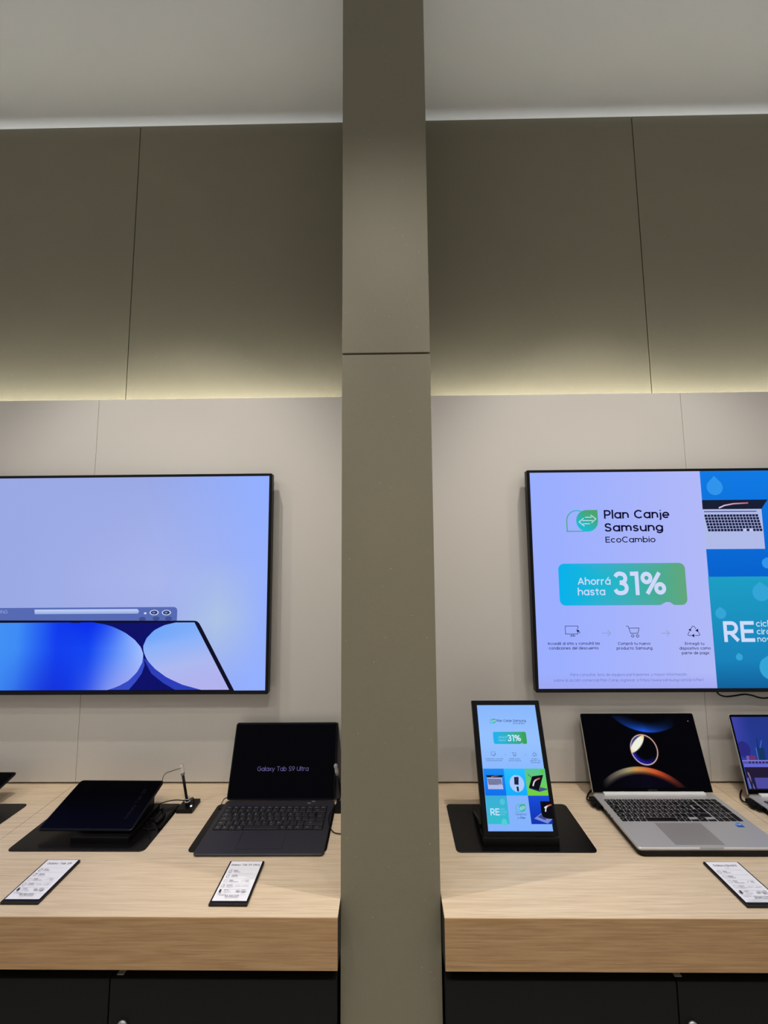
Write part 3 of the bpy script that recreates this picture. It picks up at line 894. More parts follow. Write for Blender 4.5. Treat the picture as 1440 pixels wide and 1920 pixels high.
LEG = ['| 1 2 3 4 5 6 7 8 9 0 \' ¿', 'Q W E R T Y U I O P ´ +', 'A S D F G H J K L Ñ {', '< Z X C V B N M , . -']
def keyboard(u0, u1, v0, v1, z, numpad, parent, mkey, mleg, gap, name='keyboard', f_ratio=0.62):
    """six rows of separate keys with their legends, one mesh"""
    k = MB()
    glyph = []
    rows_h = [f_ratio, 1, 1, 1, 1, 1]
    unit_v = (v0 - v1) / sum(rows_h)
    main_u1 = u1 - (u1 - u0) * (4.15 / 19.3) if numpad else u1
    U = (main_u1 - u0) / 15.0
    top = v0
    main = [[1] * 15, [1] * 13 + [2], [1.5] + [1] * 12 + [1.5], [1.75] + [1] * 11 + [2.25], [1.25] + [1] * 11 + [2.75], [1, 1, 1, 1, 5, 1, 1, 1.33, 1.33, 1.34]]
    for r, ws in enumerate(main):
        h = unit_v * rows_h[r]
        x = u0
        for i, wd in enumerate(ws):
            a, b, t, bt = x + gap / 2, x + wd * U - gap / 2, top - gap / 2, top - h + gap / 2
            if r == 3 and i == len(ws) - 1:
                a = x + 1.0 * U + gap / 2
                k.prism(rrect(x + gap / 2, x + 1.0 * U - gap / 2, bt, t, 0.0015, 2), z, z + 0.0011, 0.0003)
            if r == 2 and i == len(ws) - 1:
                a, bt = x + 0.25 * U + gap / 2, top - h * 2 + gap / 2
            if r == 3 and i == len(ws) - 1:
                x += wd * U
                continue
            if numpad and r == 5 and i >= 7:      # half-height arrow keys
                hm = (t + bt) / 2
                if i == 8:
                    k.prism(rrect(a, b, hm + gap * 0.25, t, 0.0012, 2), z, z + 0.0011, 0.0003)
                k.prism(rrect(a, b, bt, hm - gap * 0.25, 0.0012, 2), z, z + 0.0011, 0.0003)
            else:
                k.prism(rrect(a, b, bt, t, 0.0015, 2), z, z + 0.0011, 0.0003)
            s = None
            if 1 <= r <= 4:
                chars = LEG[r - 1].split(' ')
                j = i - (0 if r == 1 else 1)
                if 0 <= j < len(chars):
                    s = chars[j]
            cap = 0.0036
            if s:
                glyph.append((s, a + 0.25 * (b - a), (t + bt) / 2 - cap / 2, cap))
            elif r != 5 or i != 4:
                w_ = min((b - a) * 0.3, 0.006)
                glyph.append((None, a + 0.25 * (b - a), (t + bt) / 2, w_))
            x += wd * U
        if numpad:
            nx0 = main_u1 + (u1 - main_u1) * 0.035
            nU = (u1 - nx0) / 4
            for i in range(4):
                if r in (3, 5) and i == 3:
                    continue
                hh = h * (2 if r in (2, 4) and i == 3 else 1)
                k.prism(rrect(nx0 + i * nU + gap / 2, nx0 + (i + 1) * nU - gap / 2, top - hh + gap / 2, top - gap / 2, 0.0015, 2), z, z + 0.0011, 0.0003)
                if r >= 2 and i < 3:
                    glyph.append(('789456123  0. '[(r - 2) * 3 + i] if r < 5 else '0.,'[i], nx0 + (i + 0.3) * nU, top - h / 2 - 0.0018, 0.0036))
        top -= h
    k.mi = 1
    for s, x, y, c_ in glyph:
        if s is None:
            k.box(x, x + c_, y - 0.0006, y + 0.0006, z + 0.00105, z + 0.00118)
        elif s.strip():
            v, f = glyphs(s, 0.01, 2)
            k._add([(x + p[0] * c_ / CAP, y + p[1] * c_ / CAP, z + 0.00118) for p in v], f)
    return k.build(name, [mkey, mleg], parent)

def picture_arcs(P, u0, u1, v0, v1):
    """dark picture with a blue arc above, a glowing ring and an orange arc below"""
    def col(u, v):
        c_ = np.array([2.0, 2.0, 6.0])
        # orange arc
        d = math.hypot(u + 0.03, v + 0.12)
        if d < 0.171:
            c_ += np.array([6, 3, 16]) * max(0, 1 - abs(u + 0.01) / 0.12)
        a = u
        oc = ramp([(-0.145, (0, 0, 0)), (-0.118, (84, 76, 66)), (-0.085, (132, 122, 98)), (-0.060, (178, 164, 118)), (-0.036, (224, 162, 84)), (-0.010, (226, 130, 64)), (0.020, (226, 92, 42)), (0.045, (170, 62, 30)), (0.070, (92, 36, 22)), (0.098, (26, 10, 10)), (0.12, (0, 0, 0))], a)
        th = 0.019
        if d <= 0.1905:
            s = (0.1905 - d) / th
            wgt = min(1, s * 8) * (1.0 if s < 0.55 else max(0, 1 - (s - 0.55) / 0.65))
            c_ += np.array(oc) * wgt * 0.88
        # blue arc
        e = math.hypot(u - 0.035, v - 0.329)
        if e < 0.1702:
            s = (0.1702 - e) / 0.034
            along = max(0, 1 - abs(u - 0.012) / 0.105) ** 1.1
            wgt = min(1, s * 9) * max(0, 1 - s) ** 1.3 * along
            c_ += np.array([24, 92, 236]) * wgt * 1.15
        # ring
        r = math.hypot((u - 0.0007), (v - 0.1142))
        rg = abs(r - 0.0402)
        ang = math.atan2(v - 0.1142, u - 0.0007)
        if rg < 0.008:
            wgt = max(0, 1 - rg / 0.0021) ** 0.7 if rg < 0.0021 else 0
            glow = math.exp(-(rg / 0.0030) ** 2)
            tone = mix((206, 190, 206), (250, 200, 140), 0.5 + 0.5 * math.cos(ang - 0.2))
            c_ += np.array(tone) * 0.85 * wgt + np.array((130, 84, 60) if r > 0.0402 else (60, 70, 150)) * glow * 0.4
        if r < 0.0402:
            # inner blue veil and pale petal
            c_ += np.array([16, 18, 100]) * max(0, 1 - abs(r - 0.034) / 0.010) * max(0, math.cos(ang + 2.1)) * 1.4
            c_ += np.array([40, 44, 120]) * max(0, 1 - abs(r - 0.036) / 0.007) * max(0, math.cos(ang - 2.5)) * 0.8
            ax, ay = (0.0496, 0.0457)
            ln = math.hypot(ax, ay)
            t = ((u + 0.0400) * ax + (v - 0.1045) * ay) / ln
            n_ = (-(u + 0.0400) * ay + (v - 0.1045) * ax) / ln
            if 0 < t < ln:
                half = 0.0105 * math.sin(math.pi * t / ln) ** 0.55
                q = abs(n_ - 0.0025) / half
                if q < 1.25:
                    wgt = 1 if q < 0.85 else max(0, (1.25 - q) / 0.4)
                    edge_t = min(t, ln - t) / ln
                    pc = mix((240, 196, 90), (238, 240, 222), min(1, edge_t * 5))
                    c_ = c_ * (1 - wgt) + np.array(pc) * wgt
        return tuple(min(255, float(x)) for x in c_)
    P.grid(u0, u1, v0, v1, int((u1 - u0) / 0.0011), int((v1 - v0) / 0.0011), col)

def picture_room(P, u0, u1, v0, v1):
    """dusky blue room: mug and pitcher on a shelf, books below"""
    P.grid(u0, u1, v0, v1, 30, 20, lambda u, v: mix(mix((66, 66, 168), (36, 54, 136), (u - u0) / 0.05), (34, 60, 148), (v1 - v) / 0.2))
    P.clip = (u0, u1, v0, v1)
    P.disc((-0.1584, 0.1197), 0.020, (42, 42, 126), 0.022)
    P.poly([(-0.1229, 0.1242), (-0.0971, 0.1241), (-0.1006, 0.0913), (-0.1242, 0.0914)], (22, 52, 96))
    P.poly([(-0.1229, 0.1242), (-0.1194, 0.1242), (-0.1211, 0.0914), (-0.1242, 0.0914)], (74, 96, 190))
    P.line([(-0.1122, 0.1466), (-0.1137, 0.1241)], 0.0022, (18, 40, 90))
    P.line([(-0.0988, 0.1436), (-0.1087, 0.1241)], 0.0022, (64, 110, 200))
    P.poly([(-0.1574, 0.1027), (-0.1275, 0.1027), (-0.1300, 0.0914), (-0.1574, 0.0914)], (104, 52, 104))
    P.poly([(-0.1574, 0.1027), (-0.1483, 0.1027), (-0.1507, 0.0914), (-0.1574, 0.0914)], (110, 90, 170))
    P.rect(u0, u1, (-0.1740, 0.0822)[1], (-0.1714, 0.0914)[1], (88, 82, 160))
    P.rect(u0, u1, (-0.1722, 0.0888)[1], (-0.1714, 0.0914)[1], (126, 128, 214))
    for k in range(12):
        x = (-0.1532, 0.0858)[0] + k * 0.010
        P.rect(x, x + 0.0045, (-0.1737, 0.0832)[1], (-0.1725, 0.0876)[1], (20, 16, 44))
    P.rect(u0, u1, (-0.1765, 0.0735)[1], (-0.1740, 0.0822)[1], (98, 104, 204))
    P.rect(u0, u1, v0, (-0.1765, 0.0735)[1], (34, 26, 52))
    P.rect((-0.1504, 0.0468)[0], u1, (-0.1758, 0.0184)[1], (-0.1507, 0.0461)[1], (76, 74, 156))
    P.poly([(-0.1724, 0.0461), (-0.1678, 0.0461), (-0.1661, 0.0181), (-0.1726, 0.0181)], (92, 98, 170))
    P.poly([(-0.1678, 0.0605), (-0.1633, 0.0590), (-0.1564, 0.0181), (-0.1596, 0.0181)], (128, 110, 140))
    P.poly([(-0.1613, 0.0461), (-0.1572, 0.0461), (-0.1612, 0.0181), (-0.1645, 0.0181)], (30, 40, 90))
    P.clip = None

def laptop(x, y, tilt, L_, label, picture, plug_label, yaw=0.0):
    W, D, hb, hr = 0.3566, 0.2195, 0.0211, 0.0135
    t = thing('laptop', label, 'laptop', (x, y, TOP_Z), yaw)
    b = MB().prism(rrect(-W / 2, W / 2, -D, 0.004, 0.007), hr, hb, 0.0022)
    b.box(-0.028, 0.028, -D - 0.0004, -D + 0.0030, hb - 0.0035, hb + 0.0003)
    base = b.build('base', M_SILVER, t)
    o = MB().prism(rrect(-W / 2 + 0.003, W / 2 - 0.003, -D + 0.0005, -0.006, 0.012), 0, hr, 0.001).build('riser', M_BLACK, t)
    o['label'] = 'low black riser plate'
    pt = MB()
    for k, (py, ln) in enumerate(((-0.052, 0.014), (-0.074, 0.009), (-0.090, 0.009), (-0.104, 0.004))):
        pt.box(-W / 2 - 0.0003, -W / 2 + 0.002, py - ln / 2, py + ln / 2, hr + 0.0016, hr + 0.0050)
    pt.build('ports', M_BLACK, base)
    keyboard(-0.1620, 0.1605, -0.0275, -0.1240, hb, True, t, M_KEY, M_LEGEND, 0.0022)
    MB().box(-0.0812, 0.0395, -0.2098, -0.1300, hb, hb + 0.0003).build('touchpad', M_SILVER2, t)
    MB().box(-0.1488, 0.1493, -0.0090, 0.0015, hb - 0.001, hb + 0.0062, 0.0018).build('hinge', M_BRIGHT, t)
    M = lid_matrix(tilt, hb)
    ld = MB(M).prism(rrect(-W / 2, W / 2, 0.0025, L_, 0.006, 5, {'tl', 'tr'}), -0.0055, -0.0006, 0.0008).build('lid', M_SILVER, t)
    MB(M).prism(rrect(-W / 2 + 0.0014, W / 2 - 0.0014, 0.0035, L_ - 0.0012, 0.005, 5, {'tl', 'tr'}), -0.0008, 0.0, 0.0).build('bezel', M_GLASSB, ld)
    P = Paint(M @ Matrix.Translation((0, 0, 0.0002)))
    picture(P, -W / 2 + 0.0058, W / 2 - 0.0058, 0.0155, L_ - 0.0075)
    P.build('screen', M_SCREEN, t)
    pg = MB()
    for k, (px_, py, pz, a) in enumerate(((-W / 2 - 0.010, -0.016, 0.0125, 0.0085), (-W / 2 - 0.013, -0.028, 0.011, 0.0075), (-W / 2 - 0.006, -0.040, 0.010, 0.0065))):
        pg.box(px_ - a, px_ + a * 1.1, py - a, py + a, pz - a * 0.8, pz + a * 0.8, 0.0025)
    pg.box(-W / 2 - 0.008, -W / 2 + 0.001, -0.050, -0.012, hr + 0.002, hb - 0.003, 0.001)
    pg.tube([(-W / 2 - 0.014, -0.022, 0.012), (-W / 2 - 0.018, 0.0, 0.006), (-W / 2 + 0.0, 0.03, 0.004), (-W / 2 + 0.03, 0.06, 0.003)], 0.0022, 8)
    o = pg.build('security_plug', M_RUBBER, t)
    o['label'] = plug_label
    return t, M

def arcs_with_extras(P, u0, u1, v0, v1):
    picture_arcs(P, u0, u1, v0, v1)
    P.disc((0.1567, 0.1922), 0.0011, (190, 190, 205))

lapA, MA = laptop(0.7793, 1.2837, 0.2932, 0.2153, 'open silver laptop with a glowing ring and orange arc on its dark screen', arcs_with_extras, 'black security plug in the left side')
P = Paint(MA @ Matrix.Translation((0, 0, 0.0002)))
P.text('SAMSUNG', (-0.014, 0.0072), 0.014, (58, 58, 66), res=2)
P.build('lettering', M_SCREEN, lapA)
st = Paint(Matrix.Translation((0, 0, 0.0213)))
sx, sy = 0.1342, -0.1378
st.poly(rrect(sx - 0.0088, sx + 0.0088, sy - 0.0088, sy + 0.0088, 0.0012), (30, 108, 206))
st.poly([(sx - 0.0088, sy + 0.0005), (sx - 0.001, sy + 0.0088), (sx - 0.0088, sy + 0.0088)], (96, 190, 240))
st.rect(sx - 0.0075, sx + 0.0075, sy - 0.0066, sy - 0.0040, (20, 60, 140))
st.text('intel', (sx - 0.0058, sy + 0.0008), sx + 0.0062, (236, 242, 250), weight=0.02, res=2)
st.text('CORE', (sx - 0.0058, sy - 0.0028), sx + 0.0050, (236, 242, 250), weight=0.0, res=2)
so = st.build('sticker', M_PRINT, lapA)
so['label'] = 'small square blue sticker'
lapB, MBm = laptop(1.2298, 1.2748, 0.2247, 0.2160, 'open silver laptop cut off by the right edge, a dusky blue room on its screen', picture_room, 'black security plug in the left side')

# -- portrait screen on a stand
sg = thing('signage_display', 'small black portrait screen on a stand showing a trade-in offer', 'display', (0.3293, 1.102, TOP_Z + 0.002))
TS, HS = 0.3399, 0.018
SM = lid_matrix(TS, HS)
hw, HH = 0.1907 / 2, 0.3143
MB(SM).prism(rrect(-hw, hw, 0, HH, 0.0022, 3), -0.018, 0.0, 0.0012).build('housing', M_BLACK, sg)
sb = MB().box(-0.099, 0.0947, -0.0045, 0.034, 0, HS + 0.001, 0.001)
sb.build('base', M_BLACK, sg)
for x0, y0, y1, zt in ((-0.098, 0.030, 0.140, 0.026), (0.086, 0.030, 0.140, 0.026)):
    lg = MB()
    v = [(x0, y0, 0.0), (x0, y1, 0.0), (x0, 0.058, zt), (x0, 0.036, zt)]
    lg._add([*v, *[(p[0] + 0.006, p[1], p[2]) for p in v]], [(0, 1, 2, 3), (7, 6, 5, 4), (0, 4, 5, 1), (1, 5, 6, 2), (2, 6, 7, 3), (3, 7, 4, 0)])
    lg.build('rear_leg', M_BLACK, sg)
for x0 in (-0.0945, 0.0845):
    o = MB(SM).box(x0, x0 + 0.0100, -0.0010, 0.0006, -0.006, 0.0014).build('clip', M_BRIGHT, sg)
    o['label'] = 'small bright clip'
P = Paint(SM @ Matrix.Translation((0, 0, 0.0002)))
ux0, ux1, uy0, uy1 = -0.0825, 0.0823, 0.0121, 0.3023
SBG = lambda x, y: mix((132, 178, 252), (150, 194, 255), max(0, 1 - abs(y - 0.22) / 0.12))
P.grid(ux0, ux1, uy0, uy1, 6, 12, SBG)
SI = (44, 44, 104)
a, b = (-0.0499, 0.2565), (-0.0339, 0.2676)
leaf_logo(P, a[0], b[0], a[1], b[1], 0.0010)
P.text('Plan Canje Samsung', (-0.0315, 0.2599), (0.0505, 0.2589)[0], (32, 34, 96), weight=0.012)
P.text('EcoCambio', (0.0138, 0.2544), (0.0453, 0.2543)[0], (60, 62, 130), weight=0.004)
a, b = (-0.0455, 0.2060), (0.0458, 0.2353)
bubble(P, a[0], b[0], a[1], b[1], [(0, (30, 178, 236)), (0.5, (48, 182, 190)), (0.82, (62, 168, 110)), (1, (52, 160, 74))], (142, 188, 254))
P.text('Ahorrá', (-0.0314, 0.2199), (-0.0078, 0.2199)[0], (140, 205, 240), weight=0.01)
P.text('hasta', (-0.0318, 0.2127), (-0.0123, 0.2127)[0], (140, 205, 240), weight=0.01)
P.text('31%', (-0.0066, 0.2125), (0.0300, 0.2124)[0], (206, 230, 255), cap=(-0.0045, 0.2281)[1] - (-0.0066, 0.2125)[1], weight=0.03)
a, b = (-0.0558, 0.1781), (-0.0437, 0.1872)
icon_monitor(P, a[0], b[0], a[1], b[1], 0.0006, SI)
a, b = (-0.0001, 0.1774), (0.0113, 0.1867)
icon_cart(P, a[0], b[0], a[1], b[1], 0.0006, SI)
a, b = (0.0556, 0.1774), (0.0670, 0.1870)
icon_recycle(P, a[0], b[0], a[1], b[1], 0.0006, SI)
arrow(P, (-0.0204, 0.1805), (-0.0161, 0.1805)[0], 0.0005, (96, 150, 190))
arrow(P, (0.0338, 0.1804), (0.0382, 0.1804)[0], 0.0005, (96, 150, 190))
P.text('Accedé al sitio y consultá las', (-0.0737, 0.1702), (-0.0259, 0.1701)[0], SI, weight=0.012, res=2)
P.text('condiciones del descuento', (-0.0726, 0.1659), (-0.0280, 0.1658)[0], SI, weight=0.012, res=2)
P.text('Comprá tu nuevo', (-0.0096, 0.1701), (0.0205, 0.1701)[0], SI, weight=0.012, res=2)
P.text('producto Samsung', (-0.0110, 0.1658), (0.0216, 0.1658)[0], SI, weight=0.012, res=2)
P.text('Entregá tu', (0.0512, 0.1700), (0.0684, 0.1700)[0], SI, weight=0.012, res=2)
P.text('dispositivo como', (0.0468, 0.1657), (0.0749, 0.1657)[0], SI, weight=0.012, res=2)
P.text('parte de pago', (0.0486, 0.1616), (0.0724, 0.1616)[0], SI, weight=0.012, res=2)
c1, c2, r0, r1, rb = -0.0274, 0.0282, 0.1488, 0.0887, 0.0282
P.grid(ux0, c1, r1, r0, 4, 4, lambda x, y: mix((14, 112, 236), (26, 138, 240), (y - r1) / 0.06))
P.grid(c1, c2, r1, r0, 4, 4, lambda x, y: mix((20, 172, 250), (40, 190, 255), (y - r1) / 0.06))
P.grid(c2, ux1, r1, r0, 6, 6, lambda x, y: mix((118, 206, 60), (86, 196, 150), (y - r1) / 0.06))
P.grid(ux0, c1, rb, r1, 4, 4, lambda x, y: mix((52, 190, 204), (60, 172, 214), (y - rb) / 0.06))
P.grid(c1, c2, rb, r1, 4, 4, SBG)
P.grid(c2, ux1, rb, r1, 4, 4, lambda x, y: mix((16, 50, 178), (24, 76, 212), (y - rb) / 0.06))
open_laptop(P, (-0.0770, 0.1341), (-0.0294, 0.1340), (-0.0350, 0.1289), (-0.0737, 0.1290), (-0.0338, 0.1028), (-0.0738, 0.1029), 6, 15, True)
P.disc((0.0005, 0.1173), 0.0188, (170, 202, 255))
P.poly([(-0.0052, 0.1316), (0.0068, 0.1316), (0.0043, 0.1141), (-0.0065, 0.1150)], (28, 36, 66))
P.line([(0.0014, 0.1358), (0.0033, 0.1316), (-0.0003, 0.1240)], 0.0009, (60, 70, 110))
P.poly([(-0.0018, 0.1105), (0.0034, 0.1105), (0.0035, 0.0996), (-0.0015, 0.1003)], (22, 26, 54))
drop(P, (0.0706, 0.1440), 0.0052, (0.0723, 0.1492), (92, 200, 60))
P.poly([(0.0422, 0.1331), (0.0719, 0.1363), (0.0551, 0.1017), (0.0301, 0.1085)], (12, 14, 24))
P.poly([(0.0552, 0.1021), (0.0597, 0.1092), (0.0815, 0.1049), (0.0568, 0.0989)], (66, 84, 132))
P.poly([(0.0301, 0.1085), (0.0552, 0.1021), (0.0568, 0.0989), (0.0313, 0.1064)], (40, 48, 84))
P.line([(0.0318, 0.1382), (0.0419, 0.1287)], 0.0011, (16, 22, 40))
P.line([(0.0416, 0.1128), (0.0453, 0.1204), (0.0489, 0.1240), (0.0547, 0.1267), (0.0608, 0.1285)], 0.0032, lambda x, y: mix((226, 226, 244), (190, 70, 60), (x - (0.0453, 0.1204)[0]) / 0.012))
P.disc((-0.0429, 0.0774), 0.0068, (78, 196, 222))
P.disc((-0.0433, 0.0349), 0.0072, (84, 204, 216))
P.text('RE', (-0.0762, 0.0491), (-0.0529, 0.0491)[0], (196, 224, 250), cap=(-0.0746, 0.0639)[1] - (-0.0762, 0.0491)[1], weight=0.03)
P.text('ciclá', (-0.0512, 0.0601), (-0.0395, 0.0601)[0], (120, 206, 234), weight=0.01, res=2)
P.text('circulá', (-0.0514, 0.0548), (-0.0349, 0.0548)[0], (120, 206, 234), weight=0.01, res=2)
P.text('nová', (-0.0516, 0.0495), (-0.0398, 0.0495)[0], (120, 206, 234), weight=0.01, res=2)
a, b = (-0.0106, 0.0562), (0.0140, 0.0731)
leaf_logo(P, a[0], b[0], a[1], b[1], 0.0012, (60, 190, 210), (70, 180, 130))
P.text('Tenemos', (-0.0138, 0.0495), (0.0143, 0.0495)[0], (66, 84, 140), weight=0.0)
P.text('un', (-0.0100, 0.0423), (-0.0034, 0.0423)[0], (66, 84, 140))
P.text('Plan', (-0.0013, 0.0423), (0.0103, 0.0423)[0], (34, 40, 100), weight=0.02)
P.poly([(0.0326, 0.0430), (0.0519, 0.0539), (0.0804, 0.0430), (0.0653, 0.0326)], (120, 140, 212))
P.poly([(0.0418, 0.0464), (0.0533, 0.0522), (0.0697, 0.0457), (0.0594, 0.0400)], (60, 74, 140))
e5 = (0.0826, 0.0417)
P.poly([(0.0536, 0.0792), (ux1, (0.0536, 0.0792)[1]), (ux1, e5[1]), (0.0671, 0.0427), (0.0553, 0.0468), (0.0527, 0.0536)], (10, 10, 18))
P.line([(0.0639, 0.0584), (0.0660, 0.0656), (0.0698, 0.0687), (0.0750, 0.0708), (0.0800, 0.0717)], 0.0030, lambda x, y: mix((228, 228, 246), (200, 84, 60), (x - (0.0660, 0.0656)[0]) / 0.008))
P.line([(0.0626, 0.0656), (0.0678, 0.0687)], 0.0024, (228, 228, 246))
P.rect(ux0 + 0.008, ux1 - 0.006, (-0.0067, 0.0188)[1] - 0.0003, (-0.0067, 0.0188)[1] + 0.0003, (118, 160, 236))
P.build('screen', M_SCREEN, sg)

# -- tilted tablet on a stand (and its neighbour cut by the frame)
def tablet(x, y, yaw, label, words, foot=(-0.026, 0.126)):
    tl = 0.2956
    t = thing('tablet', label, 'tablet', (x, y, TOP_Z + 0.002), yaw)
    W, D, h = 0.252, 0.154, 0.023
    s, c_ = math.sin(tl), math.cos(tl)
    M = Matrix(((1, 0, 0, 0), (0, c_, -s, 0), (0, s, c_, h), (0, 0, 0, 1)))
    MB(M).prism(rrect(-W / 2, W / 2, 0, D, 0.009), -0.0062, 0.0, 0.0016).build('body', M_BEZEL, t)
    P = Paint(M @ Matrix.Translation((0, 0, 0.0001)))
    P.grid(-W / 2 + 0.004, W / 2 - 0.004, 0.004, D - 0.004, 12, 12, lambda u, v: mix((4, 4, 12), (1, 1, 2), v / 0.07))
    if words:
        for k, ch in enumerate([words]):
            v_, f_ = fit_text(ch, 0.030, 0.122, 0.0, None, 0.0, 3)
            P._push([(0.093 - q[1], q[0]) for q in v_], f_, [(24, 24, 34)] * len(v_))
    P.build('screen', M_SCREEN, t)
    sd = MB()
    x0, x1, y0 = *foot, -0.013
    sd.box(x0, x1, y0, 0.130, 0, 0.0136, 0.001)
    sd._add([(x0 + 0.004, 0.020, 0.012), (x1 - 0.012, 0.020, 0.012), (x1 - 0.012, 0.120, 0.012), (x0 + 0.004, 0.120, 0.012),
             (x0 + 0.004, 0.020, 0.0215), (x1 - 0.012, 0.020, 0.0215), (x1 - 0.012, 0.120, 0.0515), (x0 + 0.004, 0.120, 0.0515)],
            [(3, 2, 1, 0), (4, 5, 6, 7), (0, 1, 5, 4), (1, 2, 6, 5), (2, 3, 7, 6), (3, 0, 4, 7)])
    sd.build('stand', M_BLACK, t)
    return t
tablet(-0.804, 1.12, -0.0102, 'black tablet tilted on a low stand beside the thin alarm post', 'Galaxy Tab S9')
tablet(-1.290, 1.166, 0.0, 'dark tablet cut off by the left edge, only its corner showing', None, (-0.09, 0.06))

# -- tablet with keyboard cover
kb = thing('keyboard_tablet', 'black tablet open like a laptop with dark keyboard cover, product name on screen', 'tablet', (-0.3302, 1.2735, TOP_Z + 0.002), 0.006)
KW, KD, KL, KH, KT = 0.3233, 0.2117, 0.2076, 0.0048, 0.3474
base = MB().prism(rrect(-KW / 2, KW / 2, -KD, 0.004, 0.009), 0, KH, 0.0012).build('keyboard_base', M_SLATE, kb)
kp = MB()
kp.prism(rrect(-0.1495, 0.1455, -0.1255, -0.0245, 0.003), KH - 0.0002, KH + 0.0002)
kp.build('key_well', M_RUBBER, base)
keyboard(-0.1480, 0.1440, -0.0260, -0.1240, KH + 0.0001, False, kb, M_SLATEKEY, M_LEGEND2, 0.0026, f_ratio=0.5)
tp = MB()
for a, b in (((-0.0633, -0.1310), (-0.0620, -0.1940)), ((0.0524, -0.1310), (0.0530, -0.1940))):
    tp.box(a[0] - 0.0004, a[0] + 0.0004, b[1], a[1], KH - 0.0001, KH + 0.00012)
tp.box(-0.0633, 0.0530, -0.1944, -0.1936, KH - 0.0001, KH + 0.00012)
tp.build('touchpad', M_BLACK, kb)
KM = lid_matrix(KT, KH)
body = MB(KM).prism(rrect(-KW / 2, KW / 2, 0.002, KL, 0.008, 6), -0.0058, 0.0, 0.0014).build('screen_housing', M_BEZEL, kb)
P = Paint(KM @ Matrix.Translation((0, 0, 0.0001)))
P.grid(-KW / 2 + 0.004, KW / 2 - 0.004, 0.006, KL - 0.005, 4, 4, (4, 4, 7))
P.text('Galaxy Tab S9 Ultra', (-0.0791, 0.0760), (0.0777, 0.0754)[0], (104, 98, 150), weight=-0.004, res=4)
P.build('screen', M_SCREEN, kb)
bc = MB(KM @ Matrix.Translation((0, 0, -0.0105)))
bc._add([(p[0], p[1], z) for z in (0, -0.003) for p in [(-0.158, 0.004), (0.181, 0.004), (0.178, 0.10), (0.162, 0.206), (-0.158, 0.206)]],
        [(0, 1, 2, 3, 4), (9, 8, 7, 6, 5), (0, 5, 6, 1), (1, 6, 7, 2), (2, 7, 8, 3), (3, 8, 9, 4), (4, 9, 5, 0)])
o = bc.build('back_cover', M_BROWN, kb)
o['label'] = 'dark brown cover flap behind the screen'
for px_, py in (((0.0881, -0.0113), 0), ((0.0996, -0.0035), 0)):
    MB().box(px_[0] - 0.005, px_[0] + 0.005, px_[1] - 0.0016, px_[1] + 0.0016, KH, KH + 0.0016, 0.0004).build('connector_tab', M_STEEL, kb)
wr = MB()
wr.tube([(-0.156, 0.006, 0.012), (-0.166, -0.004, 0.014), (-0.1705, -0.020, 0.004), (-0.172, -0.030, 0.001)], 0.0012, 8)
wr.build('tether_wire', M_RUBBER, kb)

# -- alarm posts
def alarm_post(x, y, lean, label, wires):
    t = thing('alarm_post', label, 'alarm post', (x, y, TOP_Z))
    MB().box(-0.023, 0.023, -0.027, 0.027, 0, 0.0105, 0.001).build('base', M_BLACK, t)
    top = Vector((-0.003 + lean, -0.003, 0.098))
    MB().tube([(-0.001, -0.003, 0.010), tuple(top)], 0.0037, 14, True, False).build('rod', M_BLACK, t)
    ft = MB().tube([(-0.001, -0.003, 0.0095), (-0.0015, -0.003, 0.019)], 0.0066, 14, True, False)
    ft.build('socket', M_BLACK, t)
    tp_ = MB()
    d = (top - Vector((-0.001, -0.003, 0.010))).normalized()
    pts = [top - d * 0.006, top - d * 0.004, top + d * 0.010, top + d * 0.013, top + d * 0.017, top + d * 0.0225, top + d * 0.0255]
    tp_.tube([tuple(q) for q in pts], [0.0048, 0.0056, 0.0058, 0.0048, 0.0062, 0.0056, 0.0025], 14, True, False)
    o = tp_.build('tip', M_CLEAR, t)
    o['label'] = 'clear plastic tip'
    rg = MB()
    c0 = Vector((-0.0018, -0.003, 0.022))
    rg.tube([tuple(c0 + Vector((0.0072 * math.cos(a), 0.0072 * math.sin(a), 0.0012 * math.sin(a + k)))) for k in (0,) for a in [i * math.pi / 6 for i in range(13)]], 0.0017, 8)
    rg.tube([tuple(c0 + Vector((0.0066 * math.cos(a), 0.0066 * math.sin(a), 0.006))) for a in [i * math.pi / 6 for i in range(13)]], 0.0012, 8)
    o = rg.build('ring', M_CLEAR, t)
    o['label'] = 'clear plastic ring'
    MB().tube([(0.0125, -0.010, 0.0100), (0.0125, -0.010, 0.0115)], 0.0026, 12, True, False).build('led', M_LED, t)
    MB().tube([(0.003, -0.003, 0.024), (0.011, 0.001, 0.0275), (0.0145, 0.002, 0.018), (0.0125, 0.004, 0.0095)], 0.0014, 8).build('loop_wire', M_RUBBER, t)
    for pts in wires:
        MB().tube([(p[0] - x, p[1] - y, p[2] - TOP_Z) for p in pts], 0.0009 if pts[0][2] > 1.0 - 0.02 else 0.0013, 8).build('wire', M_RUBBER, t)
    return t
Zt = TOP_Z
alarm_post(-0.5955, 1.2535, -0.0165, 'thin black alarm post with clear tip between the two tablets',
           [[(-0.6185, 1.2495, Zt + 0.113), (-0.648, 1.257, Zt + 0.101), (-0.674, 1.268, Zt + 0.088), (-0.6855, 1.2745, Zt + 0.0735), (-0.690, 1.280, Zt + 0.058)],
            [(-0.604, 1.247, Zt + 0.024), (-0.635, 1.243, Zt + 0.027), (-0.668, 1.232, Zt + 0.0245), (-0.6865, 1.219, Zt + 0.0215)]])
